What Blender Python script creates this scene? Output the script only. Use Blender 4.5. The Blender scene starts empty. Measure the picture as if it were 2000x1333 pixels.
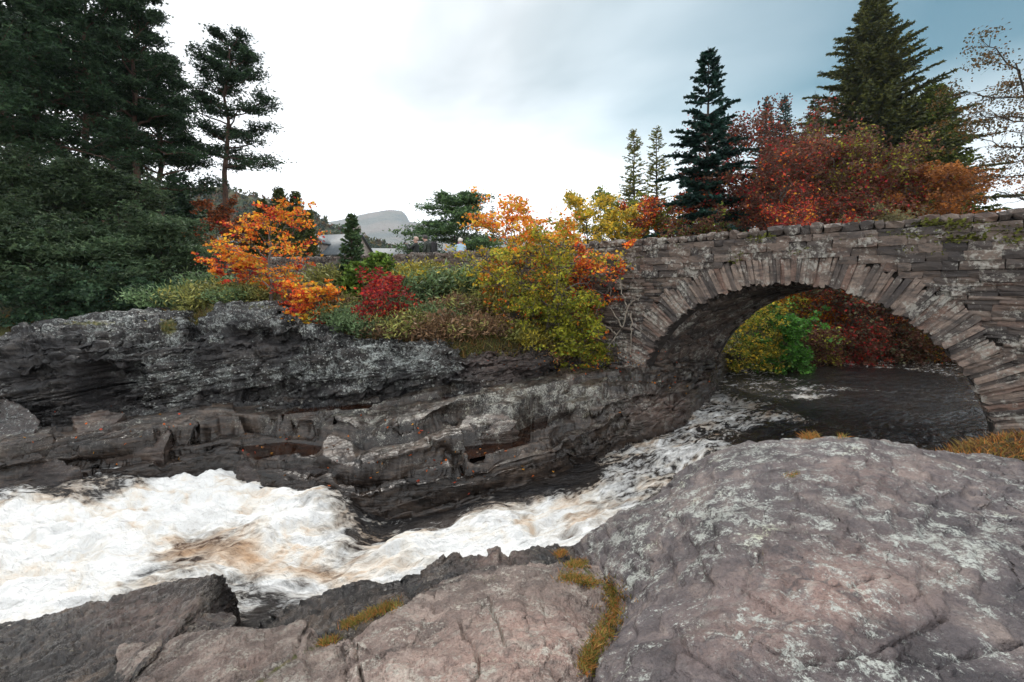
import bpy, bmesh, math, random
import numpy as np
from mathutils import Vector, Matrix

scene = bpy.context.scene
col = scene.collection
R = math.radians

# ------------------------------------------------------------------ camera
F, HY, EYE = 889.0, 580.0, 3.0          # focal length in photo pixels, horizon row, eye height above the pool under the arch
cam_d = bpy.data.cameras.new('camera')
cam = bpy.data.objects.new('camera', cam_d); col.objects.link(cam)
cam.location = (0, 0, EYE); cam.rotation_euler = (R(90), 0, 0)
cam_d.sensor_width = 36.0; cam_d.lens = 36.0 * F / 2000.0
cam_d.shift_y = -(666.5 - HY) / 2000.0
cam_d.clip_start = 0.05; cam_d.clip_end = 20000
scene.camera = cam

# ------------------------------------------------------------------ sky, sun, exposure
SUN_EL, SUN_AZ = 50.0, -14.0            # the brightest cloud is ahead of the camera, a little left
world = bpy.data.worlds.new('World'); scene.world = world; world.use_nodes = True
wt = world.node_tree; wt.nodes.clear()
def wn(t, **k):
    n = wt.nodes.new(t)
    for a, v in k.items(): setattr(n, a, v)
    return n
def wlink(a, b): wt.links.new(a, b)
def wmath(op, a, b=None, clamp=False):
    n = wn('ShaderNodeMath', operation=op, use_clamp=clamp)
    for i, v in enumerate((a, b)):
        if v is None: continue
        if hasattr(v, 'links'): wlink(v, n.inputs[i])
        else: n.inputs[i].default_value = v
    return n.outputs[0]
def wramp(fac, stops):
    n = wn('ShaderNodeValToRGB'); wlink(fac, n.inputs[0]); e = n.color_ramp.elements
    while len(e) < len(stops): e.new(0.5)
    for x, (p, c) in zip(e, stops):
        x.position = p; x.color = (c, c, c, 1) if not hasattr(c, '__len__') else (*c, 1)
    return n.outputs[0]
sky_n = wn('ShaderNodeTexSky'); sky_n.sky_type = 'NISHITA'; sky_n.sun_disc = False
sky_n.sun_elevation = R(SUN_EL); sky_n.sun_rotation = R(SUN_AZ)
sky_n.air_density = 1.3; sky_n.dust_density = 0.6; sky_n.ozone_density = 2.5
tc = wn('ShaderNodeTexCoord'); sep = wn('ShaderNodeSeparateXYZ'); wlink(tc.outputs['Generated'], sep.inputs[0])
zz = wmath('ADD', wmath('MAXIMUM', sep.outputs[2], 0.0), 0.22)
cmb = wn('ShaderNodeCombineXYZ')
wlink(wmath('DIVIDE', sep.outputs[0], zz), cmb.inputs[0]); wlink(wmath('DIVIDE', sep.outputs[1], zz), cmb.inputs[1])
def wnoise(scale, detail, rough, dist=0.0, off=(0, 0, 0)):
    m = wn('ShaderNodeMapping'); wlink(cmb.outputs[0], m.inputs[0]); m.inputs['Location'].default_value = off
    n = wn('ShaderNodeTexNoise'); n.inputs['Scale'].default_value = scale; n.inputs['Detail'].default_value = detail
    n.inputs['Roughness'].default_value = rough; n.inputs['Distortion'].default_value = dist
    wlink(m.outputs[0], n.inputs[0]); return n.outputs['Fac']
# cloud deck: pale with soft grey undersides, a large break in it towards the upper right
cl = wnoise(0.85, 5, 0.5, 0.35, (1.3, 0.4, 0))
cloudc = wramp(cl, [(0.32, (5.4, 5.8, 6.0)), (0.45, (8.8, 9.1, 9.3)), (0.58, (13.5, 13.6, 13.6))])
# near the horizon the deck thins and glows
hz = wramp(sep.outputs[2], [(0.0, 1.0), (0.42, 0.0)])
mixh = wn('ShaderNodeMix', data_type='RGBA'); wlink(hz, mixh.inputs[0]); wlink(cloudc, mixh.inputs[6]); mixh.inputs[7].default_value = (17, 17, 17, 1)
gap = wnoise(0.55, 4, 0.5, 0.3, (5.1, 2.2, 0))
dotn = wn('ShaderNodeVectorMath', operation='DOT_PRODUCT'); wlink(tc.outputs['Generated'], dotn.inputs[0])
dotn.inputs[1].default_value = Vector((1.02, 0.95, 0.60)).normalized()
gapv = wmath('ADD', wmath('MULTIPLY', dotn.outputs['Value'], 1.5), wmath('MULTIPLY', gap, 0.55))
gapm = wramp(wmath('SUBTRACT', gapv, 1.0, True), [(0.32, 0.0), (0.78, 1.0)])
mixg = wn('ShaderNodeMix', data_type='RGBA'); wlink(wmath('MULTIPLY', gapm, wramp(sep.outputs[2], [(0.10, 0.0), (0.36, 1.0)])), mixg.inputs[0]); wlink(mixh.outputs[2], mixg.inputs[6]); 
tint = wn('ShaderNodeMix', data_type='RGBA', blend_type='MULTIPLY'); tint.inputs[0].default_value = 1.0
wlink(sky_n.outputs[0], tint.inputs[6]); tint.inputs[7].default_value = (0.11, 0.40, 0.37, 1)
wlink(tint.outputs[2], mixg.inputs[7])
bg = wn('ShaderNodeBackground'); bg.inputs[1].default_value = 0.1; wlink(mixg.outputs[2], bg.inputs[0])
wo = wn('ShaderNodeOutputWorld'); wlink(bg.outputs[0], wo.inputs[0])

sun_d = bpy.data.lights.new('sun', 'SUN'); sun_d.energy = 1.5; sun_d.angle = R(16); sun_d.color = (1.0, 0.95, 0.88)
sun = bpy.data.objects.new('sun', sun_d); col.objects.link(sun)
_el, _az = R(SUN_EL), R(SUN_AZ)
sdir = Vector((math.sin(_az) * math.cos(_el), math.cos(_az) * math.cos(_el), math.sin(_el)))
sun.rotation_euler = sdir.to_track_quat('Z', 'Y').to_euler(); sun.location = (0, 0, 60)
scene.view_settings.view_transform = 'Standard'; scene.view_settings.look = 'None'
scene.view_settings.exposure = 0.5; scene.view_settings.gamma = 1.0
scene.view_settings.use_curve_mapping = False
scene.cycles.volume_bounces = 2; scene.cycles.max_bounces = 6; scene.cycles.transparent_max_bounces = 8
scene.cycles.diffuse_bounces = 3; scene.cycles.glossy_bounces = 3; scene.cycles.transmission_bounces = 4

# ------------------------------------------------------------------ helpers: noise
def _hash(ix, iy, iz, seed):
    h = (ix.astype(np.uint32) * np.uint32(374761393) + iy.astype(np.uint32) * np.uint32(668265263)
         + iz.astype(np.uint32) * np.uint32(2147483647 & 1274126177) + np.uint32(seed * 97561 + 13))
    h = (h ^ (h >> np.uint32(13))) * np.uint32(1274126177)
    h = (h ^ (h >> np.uint32(16))) * np.uint32(2246822519)
    return h ^ (h >> np.uint32(15))
def _rnd(ix, iy, iz, seed): return _hash(ix, iy, iz, seed).astype(np.float64) / 4294967295.0
def vnoise(P, seed=0):
    """smooth value noise in -1..1"""
    P = np.asarray(P, float); I = np.floor(P).astype(np.int64); f = P - I; u = f * f * f * (f * (f * 6 - 15) + 10)
    out = 0
    for dx in (0, 1):
        wx = u[:, 0] if dx else 1 - u[:, 0]
        for dy in (0, 1):
            wy = u[:, 1] if dy else 1 - u[:, 1]
            for dz in (0, 1):
                wz = u[:, 2] if dz else 1 - u[:, 2]
                out = out + wx * wy * wz * _rnd(I[:, 0] + dx, I[:, 1] + dy, I[:, 2] + dz, seed)
    return out * 2 - 1
def fbm(P, octv=4, seed=0, gain=0.5, lac=2.03):
    P = np.asarray(P, float); a, s, t = 1.0, 0, 0
    for o in range(octv):
        s = s + a * vnoise(P, seed + o * 7); t += a; a *= gain; P = P * lac + 17.3
    return s / t
def voronoi(P, seed=0):
    """F1, F2 and a random value per nearest cell"""
    P = np.asarray(P, float); I = np.floor(P).astype(np.int64); n = len(P)
    f1 = np.full(n, 9e9); f2 = np.full(n, 9e9); rid = np.zeros(n)
    for dx in (-1, 0, 1):
        for dy in (-1, 0, 1):
            for dz in (-1, 0, 1):
                a, b, c = I[:, 0] + dx, I[:, 1] + dy, I[:, 2] + dz
                d = (a + _rnd(a, b, c, seed) - P[:, 0]) ** 2 + (b + _rnd(a, b, c, seed + 1) - P[:, 1]) ** 2 + (c + _rnd(a, b, c, seed + 2) - P[:, 2]) ** 2
                closer = d < f1
                f2 = np.where(closer, f1, np.minimum(f2, d)); rid = np.where(closer, _rnd(a, b, c, seed + 3), rid); f1 = np.where(closer, d, f1)
    return np.sqrt(f1), np.sqrt(f2), rid
def sstep(a, b, x):
    t = np.clip((x - a) / (b - a), 0, 1); return t * t * (3 - 2 * t)

# ------------------------------------------------------------------ helpers: photo pixel -> place
def at_d(px, py, D): return np.array([(px - 1000) / F * D, D, EYE + (HY - py) / F * D])
def at_z(px, py, z): return at_d(px, py, (EYE - z) * F / (py - HY))
def to_px(P):
    P = np.asarray(P, float); y = np.maximum(P[:, 1], 0.2)
    return 1000 + P[:, 0] / y * F, HY - (P[:, 2] - EYE) / y * F

# ------------------------------------------------------------------ helpers: meshes, objects
def mesh_np(name, V, faces, smooth=True):
    """V (n,3); faces (m,k) int array, or a list of such arrays"""
    me = bpy.data.meshes.new(name)
    fl = faces if isinstance(faces, list) else [faces]
    fl = [np.asarray(f, np.int32) for f in fl if len(f)]
    me.vertices.add(len(V)); me.vertices.foreach_set('co', np.asarray(V, np.float32).ravel())
    lv = np.concatenate([f.ravel() for f in fl]); sizes = np.concatenate([np.full(len(f), f.shape[1], np.int32) for f in fl])
    me.loops.add(len(lv)); me.loops.foreach_set('vertex_index', lv)
    me.polygons.add(len(sizes)); st = np.zeros(len(sizes), np.int32); st[1:] = np.cumsum(sizes)[:-1]
    me.polygons.foreach_set('loop_start', st)
    me.update(calc_edges=True); me.validate()
    if smooth: me.polygons.foreach_set('use_smooth', np.ones(len(me.polygons), bool))
    return me
def fattr(me, name, val, domain='POINT'):
    a = me.attributes.new(name, 'FLOAT', domain); a.data.foreach_set('value', np.asarray(val, np.float32).ravel())
def cattr(me, name, rgb, domain='FACE'):
    a = me.attributes.new(name, 'FLOAT_COLOR', domain)
    c = np.ones((len(rgb), 4), np.float32); c[:, :3] = rgb; a.data.foreach_set('color', c.ravel())
def obj(name, me, mat=None, parent=None, loc=None):
    o = bpy.data.objects.new(name, me); col.objects.link(o)
    if mat is not None and me is not None and not len(me.materials): me.materials.append(mat)
    if parent is not None: o.parent = parent
    if loc is not None: o.location = loc
    return o
def tag(o, label=None, cat=None, group=None, kind=None):
    for k, v in (('label', label), ('category', cat), ('group', group), ('kind', kind)):
        if v: o[k] = v
    return o
def empty(name, loc=(0, 0, 0), rz=0.0):
    o = bpy.data.objects.new(name, None); col.objects.link(o); o.location = loc; o.rotation_euler = (0, 0, rz); o.empty_display_size = 0.2
    return o
def struct(o): o['kind'] = 'structure'; return o

def pchip(x, Y, xq):
    """monotone cubic through Y (k, ...) at x, sampled at xq"""
    x = np.asarray(x, float); Y = np.asarray(Y, float); h = np.diff(x); sh = (-1,) + (1,) * (Y.ndim - 1)
    d = np.diff(Y, axis=0) / h.reshape(sh); m = np.zeros_like(Y)
    if len(x) > 2:
        w1 = (2 * h[1:] + h[:-1]).reshape(sh); w2 = (h[1:] + 2 * h[:-1]).reshape(sh)
        with np.errstate(divide='ignore', invalid='ignore'):
            mm = (w1 + w2) / (w1 / d[:-1] + w2 / d[1:])
        m[1:-1] = np.where(d[:-1] * d[1:] > 0, mm, 0)
    m[0] = d[0]; m[-1] = d[-1]
    i = np.clip(np.searchsorted(x, xq) - 1, 0, len(x) - 2); t = ((xq - x[i]) / h[i]).reshape(sh); hh = h[i].reshape(sh)
    return ((2 * t**3 - 3 * t**2 + 1) * Y[i] + (t**3 - 2 * t**2 + t) * hh * m[i] + (-2 * t**3 + 3 * t**2) * Y[i + 1] + (t**3 - t**2) * hh * m[i + 1])
def loft(cols, nu, nv, ucoord=None, soft=True):
    """cols: list of columns, each a list of xyz; returns (nv,nu,3) grid"""
    C = np.array(cols, float)                                    # (ncol, nrow, 3)
    def par(A):                                                  # parameter from mean photo-space chord
        a = np.stack(to_px(A.reshape(-1, 3)), -1).reshape(A.shape[0], A.shape[1], 2)
        a = np.clip(a, [-350, -400], [2350, 1700])
        d = np.sqrt((np.diff(a, axis=0) ** 2).sum(-1)).mean(1) + 14
        return np.concatenate([[0], np.cumsum(d)])
    pu = par(C); pv = par(C.transpose(1, 0, 2))
    G = pchip(pu, C, np.linspace(0, pu[-1], nu))                 # (nu, nrow, 3)
    G = pchip(pv, G.transpose(1, 0, 2), np.linspace(0, pv[-1], nv))
    return G
def grid_normals(G):
    du = np.gradient(G, axis=1); dv = np.gradient(G, axis=0); n = np.cross(du, dv)
    n /= np.linalg.norm(n, axis=-1, keepdims=True) + 1e-12
    return n
def grid_faces(nu, nv, flip=False):
    i = np.arange(nv - 1)[:, None] * nu + np.arange(nu - 1)[None]; q = np.stack([i, i + 1, i + nu + 1, i + nu], -1).reshape(-1, 4)
    return q[:, ::-1] if flip else q
def poly_dist(px, py, line):
    d = np.full(len(px), 1e9)
    for (x0, y0), (x1, y1) in zip(line[:-1], line[1:]):
        L = (x1 - x0) ** 2 + (y1 - y0) ** 2 + 1e-9
        t = np.clip(((px - x0) * (x1 - x0) + (py - y0) * (y1 - y0)) / L, 0, 1)
        d = np.minimum(d, np.hypot(px - x0 - t * (x1 - x0), py - y0 - t * (y1 - y0)))
    return d
def in_poly(px, py, poly):
    ins = np.zeros(len(px), bool); n = len(poly)
    for i in range(n):
        (x0, y0), (x1, y1) = poly[i], poly[(i + 1) % n]
        c = (y0 > py) != (y1 > py)
        ins ^= c & (px < (x1 - x0) * (py - y0) / (y1 - y0 + 1e-9) + x0)
    return ins
def box_mesh(name, x0, x1, y0, y1, z0, z1):
    V = np.array([(x, y, z) for z in (z0, z1) for y in (y0, y1) for x in (x0, x1)])
    return mesh_np(name, V, np.array([(0, 2, 3, 1), (4, 5, 7, 6), (0, 1, 5, 4), (2, 6, 7, 3), (0, 4, 6, 2), (1, 3, 7, 5)]), False)

# ------------------------------------------------------------------ helpers: materials
class Mat:
    def __init__(s, name):
        s.m = bpy.data.materials.new(name); s.m.use_nodes = True; s.t = s.m.node_tree; s.t.nodes.clear()
        s.out = s.t.nodes.new('ShaderNodeOutputMaterial'); s.b = s.t.nodes.new('ShaderNodeBsdfPrincipled')
        s.t.links.new(s.b.outputs[0], s.out.inputs[0])
    def n(s, t, **k):
        x = s.t.nodes.new(t)
        for a, v in k.items(): setattr(x, a, v)
        return x
    def put(s, v, sock):
        if hasattr(v, 'links'): s.t.links.new(v, sock)
        elif hasattr(v, '__len__') and len(v) == 3 and sock.type == 'RGBA': sock.default_value = (*v, 1)
        else: sock.default_value = v
    def pos(s, scale=(1, 1, 1), rot=(0, 0, 0), src=None):
        v = src or s.n('ShaderNodeNewGeometry').outputs['Position']
        m = s.n('ShaderNodeMapping'); s.t.links.new(v, m.inputs[0]); m.inputs['Scale'].default_value = scale; m.inputs['Rotation'].default_value = rot
        return m.outputs[0]
    def noise(s, scale, detail=4, rough=0.55, vec=None, dist=0.0):
        x = s.n('ShaderNodeTexNoise'); s.put(vec or s.pos(), x.inputs['Vector'])
        for k, v in (('Scale', scale), ('Detail', detail), ('Roughness', rough), ('Distortion', dist)): x.inputs[k].default_value = v
        return x.outputs['Fac']
    def voro(s, scale, vec=None, feature='F1', rnd=1.0):
        x = s.n('ShaderNodeTexVoronoi', feature=feature); s.put(vec or s.pos(), x.inputs['Vector']); x.inputs['Scale'].default_value = scale
        x.inputs['Randomness'].default_value = rnd; return x.outputs['Distance']
    def ramp(s, fac, stops, interp='LINEAR'):
        x = s.n('ShaderNodeValToRGB'); s.put(fac, x.inputs[0]); e = x.color_ramp.elements; x.color_ramp.interpolation = interp
        while len(e) < len(stops): e.new(0.5)
        for q, (p, c) in zip(e, stops):
            q.position = p; q.color = (*c, 1) if hasattr(c, '__len__') else (c, c, c, 1)
        return x.outputs[0]
    def mix(s, fac, a, b, blend='MIX'):
        x = s.n('ShaderNodeMix', data_type='RGBA', blend_type=blend); x.clamp_factor = True
        s.put(fac, x.inputs[0]); s.put(a, x.inputs[6]); s.put(b, x.inputs[7]); return x.outputs[2]
    def math(s, op, a, b=0.0, clamp=False):
        x = s.n('ShaderNodeMath', operation=op, use_clamp=clamp); s.put(a, x.inputs[0]); s.put(b, x.inputs[1]); return x.outputs[0]
    def attr(s, name, out='Fac'):
        x = s.n('ShaderNodeAttribute'); x.attribute_name = name; return x.outputs[out]
    def bump(s, h, strength=0.5, dist=0.02, prev=None):
        x = s.n('ShaderNodeBump'); s.put(h, x.inputs['Height']); x.inputs['Strength'].default_value = strength; x.inputs['Distance'].default_value = dist
        if prev is not None: s.put(prev, x.inputs['Normal'])
        return x.outputs[0]
    def set(s, **k):
        for a, v in k.items():
            s.put(v, s.b.inputs[{'color': 'Base Color', 'rough': 'Roughness', 'normal': 'Normal', 'spec': 'Specular IOR Level', 'ior': 'IOR', 'trans': 'Transmission Weight'}[a]])
        return s.m
def plain(name, c, rough=0.7, var=0.25, scale=8.0):
    M = Mat(name); n = M.noise(scale, 4)
    d = tuple(x * (1 - var) for x in c); l = tuple(min(1, x * (1 + var)) for x in c)
    return M.set(color=M.ramp(n, [(0.3, d), (0.7, l)]), rough=rough)

def rock_material(name, dark, mid, pale, lichen=(0.55, 0.58, 0.54), lich_lo=0.56, lich_hi=0.66, bed=(0, 0, 0), spots=0.0, pink=(0.46, 0.30, 0.25), rough=0.62, grain=1.0, lscale=3.0, bumpk=1.0):
    M = Mat(name); P = M.pos(); B = M.pos((0.8, 0.8, 5.0), bed)
    big = M.noise(0.9, 5, 0.6); lay = M.noise(2.6, 6, 0.65, B, 0.4); mid_n = M.noise(7, 6, 0.65); fine = M.noise(60, 4, 0.7)
    v = M.math('ADD', M.math('MULTIPLY', big, 0.35), M.math('ADD', M.math('MULTIPLY', lay, 0.45), M.math('MULTIPLY', mid_n, 0.25)))
    c = M.ramp(v, [(0.43, dark), (0.53, mid), (0.66, pale)])
    pk = M.math('MULTIPLY', M.attr('pink'), M.ramp(M.noise(5.5, 6, 0.7, B, 0.6), [(0.36, 0.0), (0.55, 1.0)]))
    pc = M.ramp(M.noise(11, 5, 0.7), [(0.35, tuple(x * 0.75 for x in pink)), (0.5, pink), (0.66, (0.60, 0.52, 0.45))])
    c = M.mix(pk, c, pc)
    # lichen crusts
    l1 = M.noise(lscale, 5, 0.65, None, 0.3); l2 = M.noise(lscale * 6.5, 5, 0.75)
    lm = M.math('ADD', M.math('MULTIPLY', l1, 0.55), M.math('MULTIPLY', l2, 0.45))
    lm = M.math('ADD', lm, M.math('MULTIPLY', M.math('SUBTRACT', M.attr('lichen'), 0.5), 0.16))
    lf = M.ramp(lm, [(lich_lo, 0.0), (lich_hi, 0.9)])
    lf = M.math('MULTIPLY', lf, M.ramp(M.noise(30, 4, 0.75), [(0.42, 0.15), (0.50, 1.0)]))
    sk = M.math('MULTIPLY', M.ramp(M.noise(46, 3, 0.8), [(0.57, 0.0), (0.63, 0.9)]), M.ramp(M.math('ADD', l1, M.math('MULTIPLY', M.math('SUBTRACT', M.attr('lichen'), 0.5), 0.3)), [(0.44, 0.0), (0.58, 1.0)]))
    lf = M.math('MAXIMUM', lf, sk)
    lcol = M.ramp(M.noise(2.2, 3), [(0.35, tuple(x * 0.72 for x in lichen)), (0.6, lichen), (0.75, (lichen[0] * 1.08, lichen[1] * 1.06, lichen[2] * 0.85))])
    c = M.mix(lf, c, lcol)
    if spots:
        sp = M.math('ADD', M.voro(4.2, M.pos((1, 1, 1.5))), M.math('MULTIPLY', M.noise(11, 4, 0.7), 0.5))
        sp2 = M.math('ADD', M.voro(11, M.pos((1, 1, 1.5))), M.math('MULTIPLY', M.noise(25, 3, 0.7), 0.4))
        sp = M.math('MAXIMUM', M.ramp(sp, [(0.40, 1.0), (0.45, 0.0)]), M.ramp(sp2, [(0.38, 1.0), (0.44, 0.0)]))
        sp = M.math('MULTIPLY', sp, M.ramp(M.math('ADD', M.noise(0.9, 3), M.math('MULTIPLY', M.math('SUBTRACT', M.attr('lichen'), 0.5), 0.35)), [(0.44, 0.0), (0.56, spots)]))
        c = M.mix(sp, c, (0.60, 0.63, 0.60))
    c = M.mix(M.math('MULTIPLY', M.ramp(fine, [(0.3, 0.55), (0.5, 0.0)]), grain), c, tuple(x * 0.5 for x in dark))
    # moss
    mo = M.math('ADD', M.attr('moss'), M.math('MULTIPLY', M.math('SUBTRACT', M.noise(9, 5, 0.7), 0.5), 0.9))
    mf = M.ramp(mo, [(0.45, 0.0), (0.6, 1.0)])
    mcol = M.ramp(M.noise(12, 4), [(0.35, (0.05, 0.06, 0.012)), (0.55, (0.13, 0.13, 0.025)), (0.7, (0.22, 0.15, 0.04))])
    c = M.mix(mf, c, mcol)
    wet = M.math('MULTIPLY', M.attr('wet'), M.ramp(M.noise(1.8, 4, 0.6, B), [(0.32, 0.55), (0.55, 1.0)]), True)
    c = M.mix(M.math('MULTIPLY', wet, 0.72), c, M.mix(1.0, c, (0.26, 0.23, 0.225), 'MULTIPLY'))
    rg = M.math('SUBTRACT', rough, M.math('MULTIPLY', wet, rough - 0.15))
    rg = M.math('ADD', rg, M.math('MULTIPLY', M.math('SUBTRACT', mid_n, 0.5), 0.25), True)
    nb = M.bump(M.math('ADD', M.math('MULTIPLY', lay, 1.0), M.math('MULTIPLY', mid_n, 0.7)), 0.8, 0.07 * bumpk)
    nb = M.bump(M.math('ADD', M.noise(26, 5, 0.7), M.math('MULTIPLY', fine, 0.4)), 0.75 * min(1, bumpk + .2), 0.018 * bumpk, nb)
    return M.set(color=c, rough=rg, normal=nb, spec=0.45)
# ------------------------------------------------------------------ bedrock
BED = np.array([-0.16, 0.30, 0.94]); BED = BED / np.linalg.norm(BED)     # normal of the bedding, dipping to the river
BEDROT = (R(-18), R(-10), 0)
def rock_relief(P, amp=1.0, thick=0.26, block=1.0, seed=3, seam=1.0):
    """outward displacement of layered schist: beds of uneven thickness, joint blocks, grain"""
    Q = P + 0.11 * np.stack([fbm(P * 0.7 + 5 * k, 3, seed + k) for k in range(3)], -1)
    s = Q @ BED
    mod = 0.5 + 0.5 * fbm(P * 0.55 + 3.1, 2, seed + 11)
    out = 0
    for th, a, sd in ((thick, 0.085, 1), (thick * 0.34, 0.04, 2), (thick * 0.13, 0.016, 4)):
        t = s / th + 0.5 * fbm(P * (0.25 / th), 2, seed + sd); k = np.floor(t); fr = t - k
        z = np.zeros_like(k).astype(np.int64); patch = np.floor(fbm(P * 0.45 / th * 0.3, 2, seed + 21 + sd) * 3).astype(np.int64)
        lay = _rnd(k.astype(np.int64), patch, z, seed + sd) - 0.5
        out = out + a * (lay + 0.45 * (fr - 0.5)) - seam * a * 0.75 * np.exp(-(np.minimum(fr, 1 - fr) / 0.10) ** 2) * (0.3 + mod)
    A = Q - np.outer(s, BED) + np.outer(s * 2.2, BED)
    f1, f2, rid = voronoi(A * 0.85 * block + 3.7, seed + 31)
    out = out + 0.10 * (rid - 0.5) - 0.07 * np.exp(-((f2 - f1) / 0.05) ** 2)
    f1, f2, rid = voronoi(A * 2.6 * block + 9.1, seed + 41)
    out = out + 0.045 * (rid - 0.5) - 0.03 * np.exp(-((f2 - f1) / 0.06) ** 2)
    out = out + 0.09 * fbm(P * 0.8, 3, seed + 51) + 0.03 * fbm(P * 4.2, 4, seed + 61, 0.6)
    return out * amp
def smooth_relief(P, amp=1.0, seed=5, scale=1.0):
    """ice-smoothed rock: low swells, shallow plucked scars, pitting"""
    Q = P * scale
    s = (Q + 0.1 * np.stack([fbm(Q * 1.5 + 4 * k, 2, seed + k) for k in range(3)], -1)) @ BED
    out = 0.07 * fbm(Q * 0.9, 3, seed) + 0.034 * fbm(Q * 3.1, 4, seed + 3, 0.6) + 0.014 * fbm(Q * 13, 4, seed + 9, 0.65)
    t = s / 0.07 + 0.6 * fbm(Q * 1.2, 3, seed + 6); k = np.floor(t); fr = t - k
    lay = _rnd(k.astype(np.int64), np.floor(2.5 * fbm(Q * 0.8, 2, seed + 8)).astype(np.int64), np.zeros(len(Q), np.int64), seed) - 0.5
    out = out + 0.02 * lay + 0.007 * (fr - 0.5)
    f1, f2, rid = voronoi(Q * np.array([1.3, 1.3, 3.0]), seed + 15)
    return (out + 0.025 * (rid - 0.5) - 0.016 * np.exp(-((f2 - f1) / 0.035) ** 2) * (0.5 + 0.5 * fbm(Q * 1.1, 2, seed + 19) > 0.5)) * amp
def terrace(P, th, strength, seed, edge=0.72):
    """push points along the bedding so that a slope breaks into flat treads and steep risers"""
    s = (P + 0.30 * np.stack([fbm(P * 0.6 + 3 * k, 3, seed + k) for k in range(3)], -1)) @ BED
    off = 0.9 * fbm(P * (0.16 / th), 3, seed + 5); t = s / th + off; k = np.floor(t); fr = t - k
    return P + np.outer((k + sstep(edge, 1.0, fr) - t) * th * strength * (0.55 + 0.45 * np.clip(fbm(P * 0.9, 2, seed + 9) * 2 + .5, 0, 1)), BED)
def stairs(G, n, seed, v0=0.12, v1=0.93, lip=0.05):
    """break a sloping shelf into long ledges that run along its water edge"""
    nv, nu = G.shape[:2]; v = np.linspace(0, 1, nv)[:, None] * np.ones((1, nu)); px = to_px(G.reshape(-1, 3))[0].reshape(nv, nu)
    w = (1.3 * fbm(np.stack([px.ravel() / 420, v.ravel() * 1.6, px.ravel() * 0], -1), 4, seed, 0.55)).reshape(nv, nu)
    q = np.clip((v - v0) / (v1 - v0), 0, 1); t = q * n + w; k = np.floor(t); fr = t - k
    pid = np.floor((px + 60 * k) / 150 + 0.7 * fbm(np.stack([px.ravel() / 80, v.ravel() * 9, px.ravel() * 0], -1), 2, seed + 3).reshape(nv, nu)).astype(np.int64)
    st = 0.8 + 0.2 * _rnd(k.astype(np.int64), pid, k.astype(np.int64) * 0, seed)
    tq = k + sstep(0.0, 0.10, fr) * (1 - 0.12) + 0.12 * fr; qq = np.clip((tq - w) / n, 0, 1); inside = (v > v0) & (v < v1)
    vv = np.where(inside, v0 + qq * (v1 - v0), v); out = G.copy(); idx = vv * (nv - 1)
    i0 = np.clip(np.floor(idx).astype(int), 0, nv - 2); f = idx - i0; cols_ = np.arange(nu)[None]
    zs = G[i0, cols_, 2] * (1 - f) + G[i0 + 1, cols_, 2] * f
    hop = (_rnd(k.astype(np.int64), pid, k.astype(np.int64) * 0 + 5, seed + 1) - 0.5) * 0.17
    out[..., 2] = np.where(inside, G[..., 2] * (1 - st) + zs * st + hop - lip * np.exp(-((1 - fr) / 0.07) ** 2) * st, G[..., 2])
    return out
def rock_obj(name, cols, nu, nv, mat, relief, pads=None, cracks=(), masks=None, fade=None, terr=(), steps=None, smooth=False):
    G = loft(cols, nu, nv)
    if steps: G = stairs(G, *steps)
    for q in terr: G = terrace(G.reshape(-1, 3), *q).reshape(G.shape)
    N = grid_normals(G); flip = False
    if N[nv // 3:, :, 2].mean() < 0: N = -N; flip = True
    P = G.reshape(-1, 3); Nn = N.reshape(-1, 3); d = relief(P)
    px, py = to_px(P)
    if fade is not None: d = d * fade(px, py)
    for line, w, dep in cracks:
        wob = 5 * vnoise(np.stack([px / 14, py / 14, px * 0], -1), 3) + 9 * vnoise(np.stack([px / 45, py / 45, px * 0], -1), 4)
        wob = wob * min(1, w / 5)
        q = poly_dist(px + wob, py - wob * .7, line); d = d - dep * np.exp(-(q / w) ** 2) * (0.45 + 0.55 * np.clip(vnoise(np.stack([px / 30, py / 30, px * 0], -1), 8) + .6, 0, 1))
    P = P + Nn * d[:, None]
    if pads is not None: P = pads(P, px, py)
    me = mesh_np(name, P, grid_faces(nu, nv, flip), smooth)
    m = {k: np.zeros(len(P)) for k in ('pink', 'moss', 'wet')}; m['lichen'] = np.full(len(P), 0.5)
    if masks:
        px, py = to_px(P)
        for k, v in masks(P, px, py).items(): m[k] = np.clip(v, 0, 1)
    for k, v in m.items(): fattr(me, k, v)
    return obj(name, me, mat)
def blob(px, py, x, y, rx, ry): return np.exp(-(((px - x) / rx) ** 2 + ((py - y) / ry) ** 2))

M_CLIFF = rock_material('lichened schist', (0.014, 0.014, 0.016), (0.040, 0.037, 0.038), (0.13, 0.115, 0.105), (0.56, 0.61, 0.59), 0.545, 0.60, BEDROT, spots=0.85, rough=0.6)
M_SHELF = rock_material('wet river schist', (0.012, 0.010, 0.009), (0.052, 0.040, 0.034), (0.17, 0.125, 0.095), (0.50, 0.50, 0.44), 0.57, 0.62, BEDROT, rough=0.46, lscale=3.2, bumpk=.4)
M_WHALE = rock_material('purple grey lichened rock', (0.042, 0.036, 0.041), (0.120, 0.100, 0.103), (0.28, 0.222, 0.198), (0.60, 0.63, 0.58), 0.535, 0.58, (R(8), R(-6), R(20)), rough=0.58, lscale=5.5)
M_PINK = rock_material('pink streaked slab', (0.055, 0.043, 0.040), (0.225, 0.172, 0.150), (0.56, 0.445, 0.385), (0.58, 0.54, 0.47), 0.535, 0.59, (R(6), R(0), R(-14)), rough=0.6, lscale=5.0, bumpk=1.7)
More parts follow.
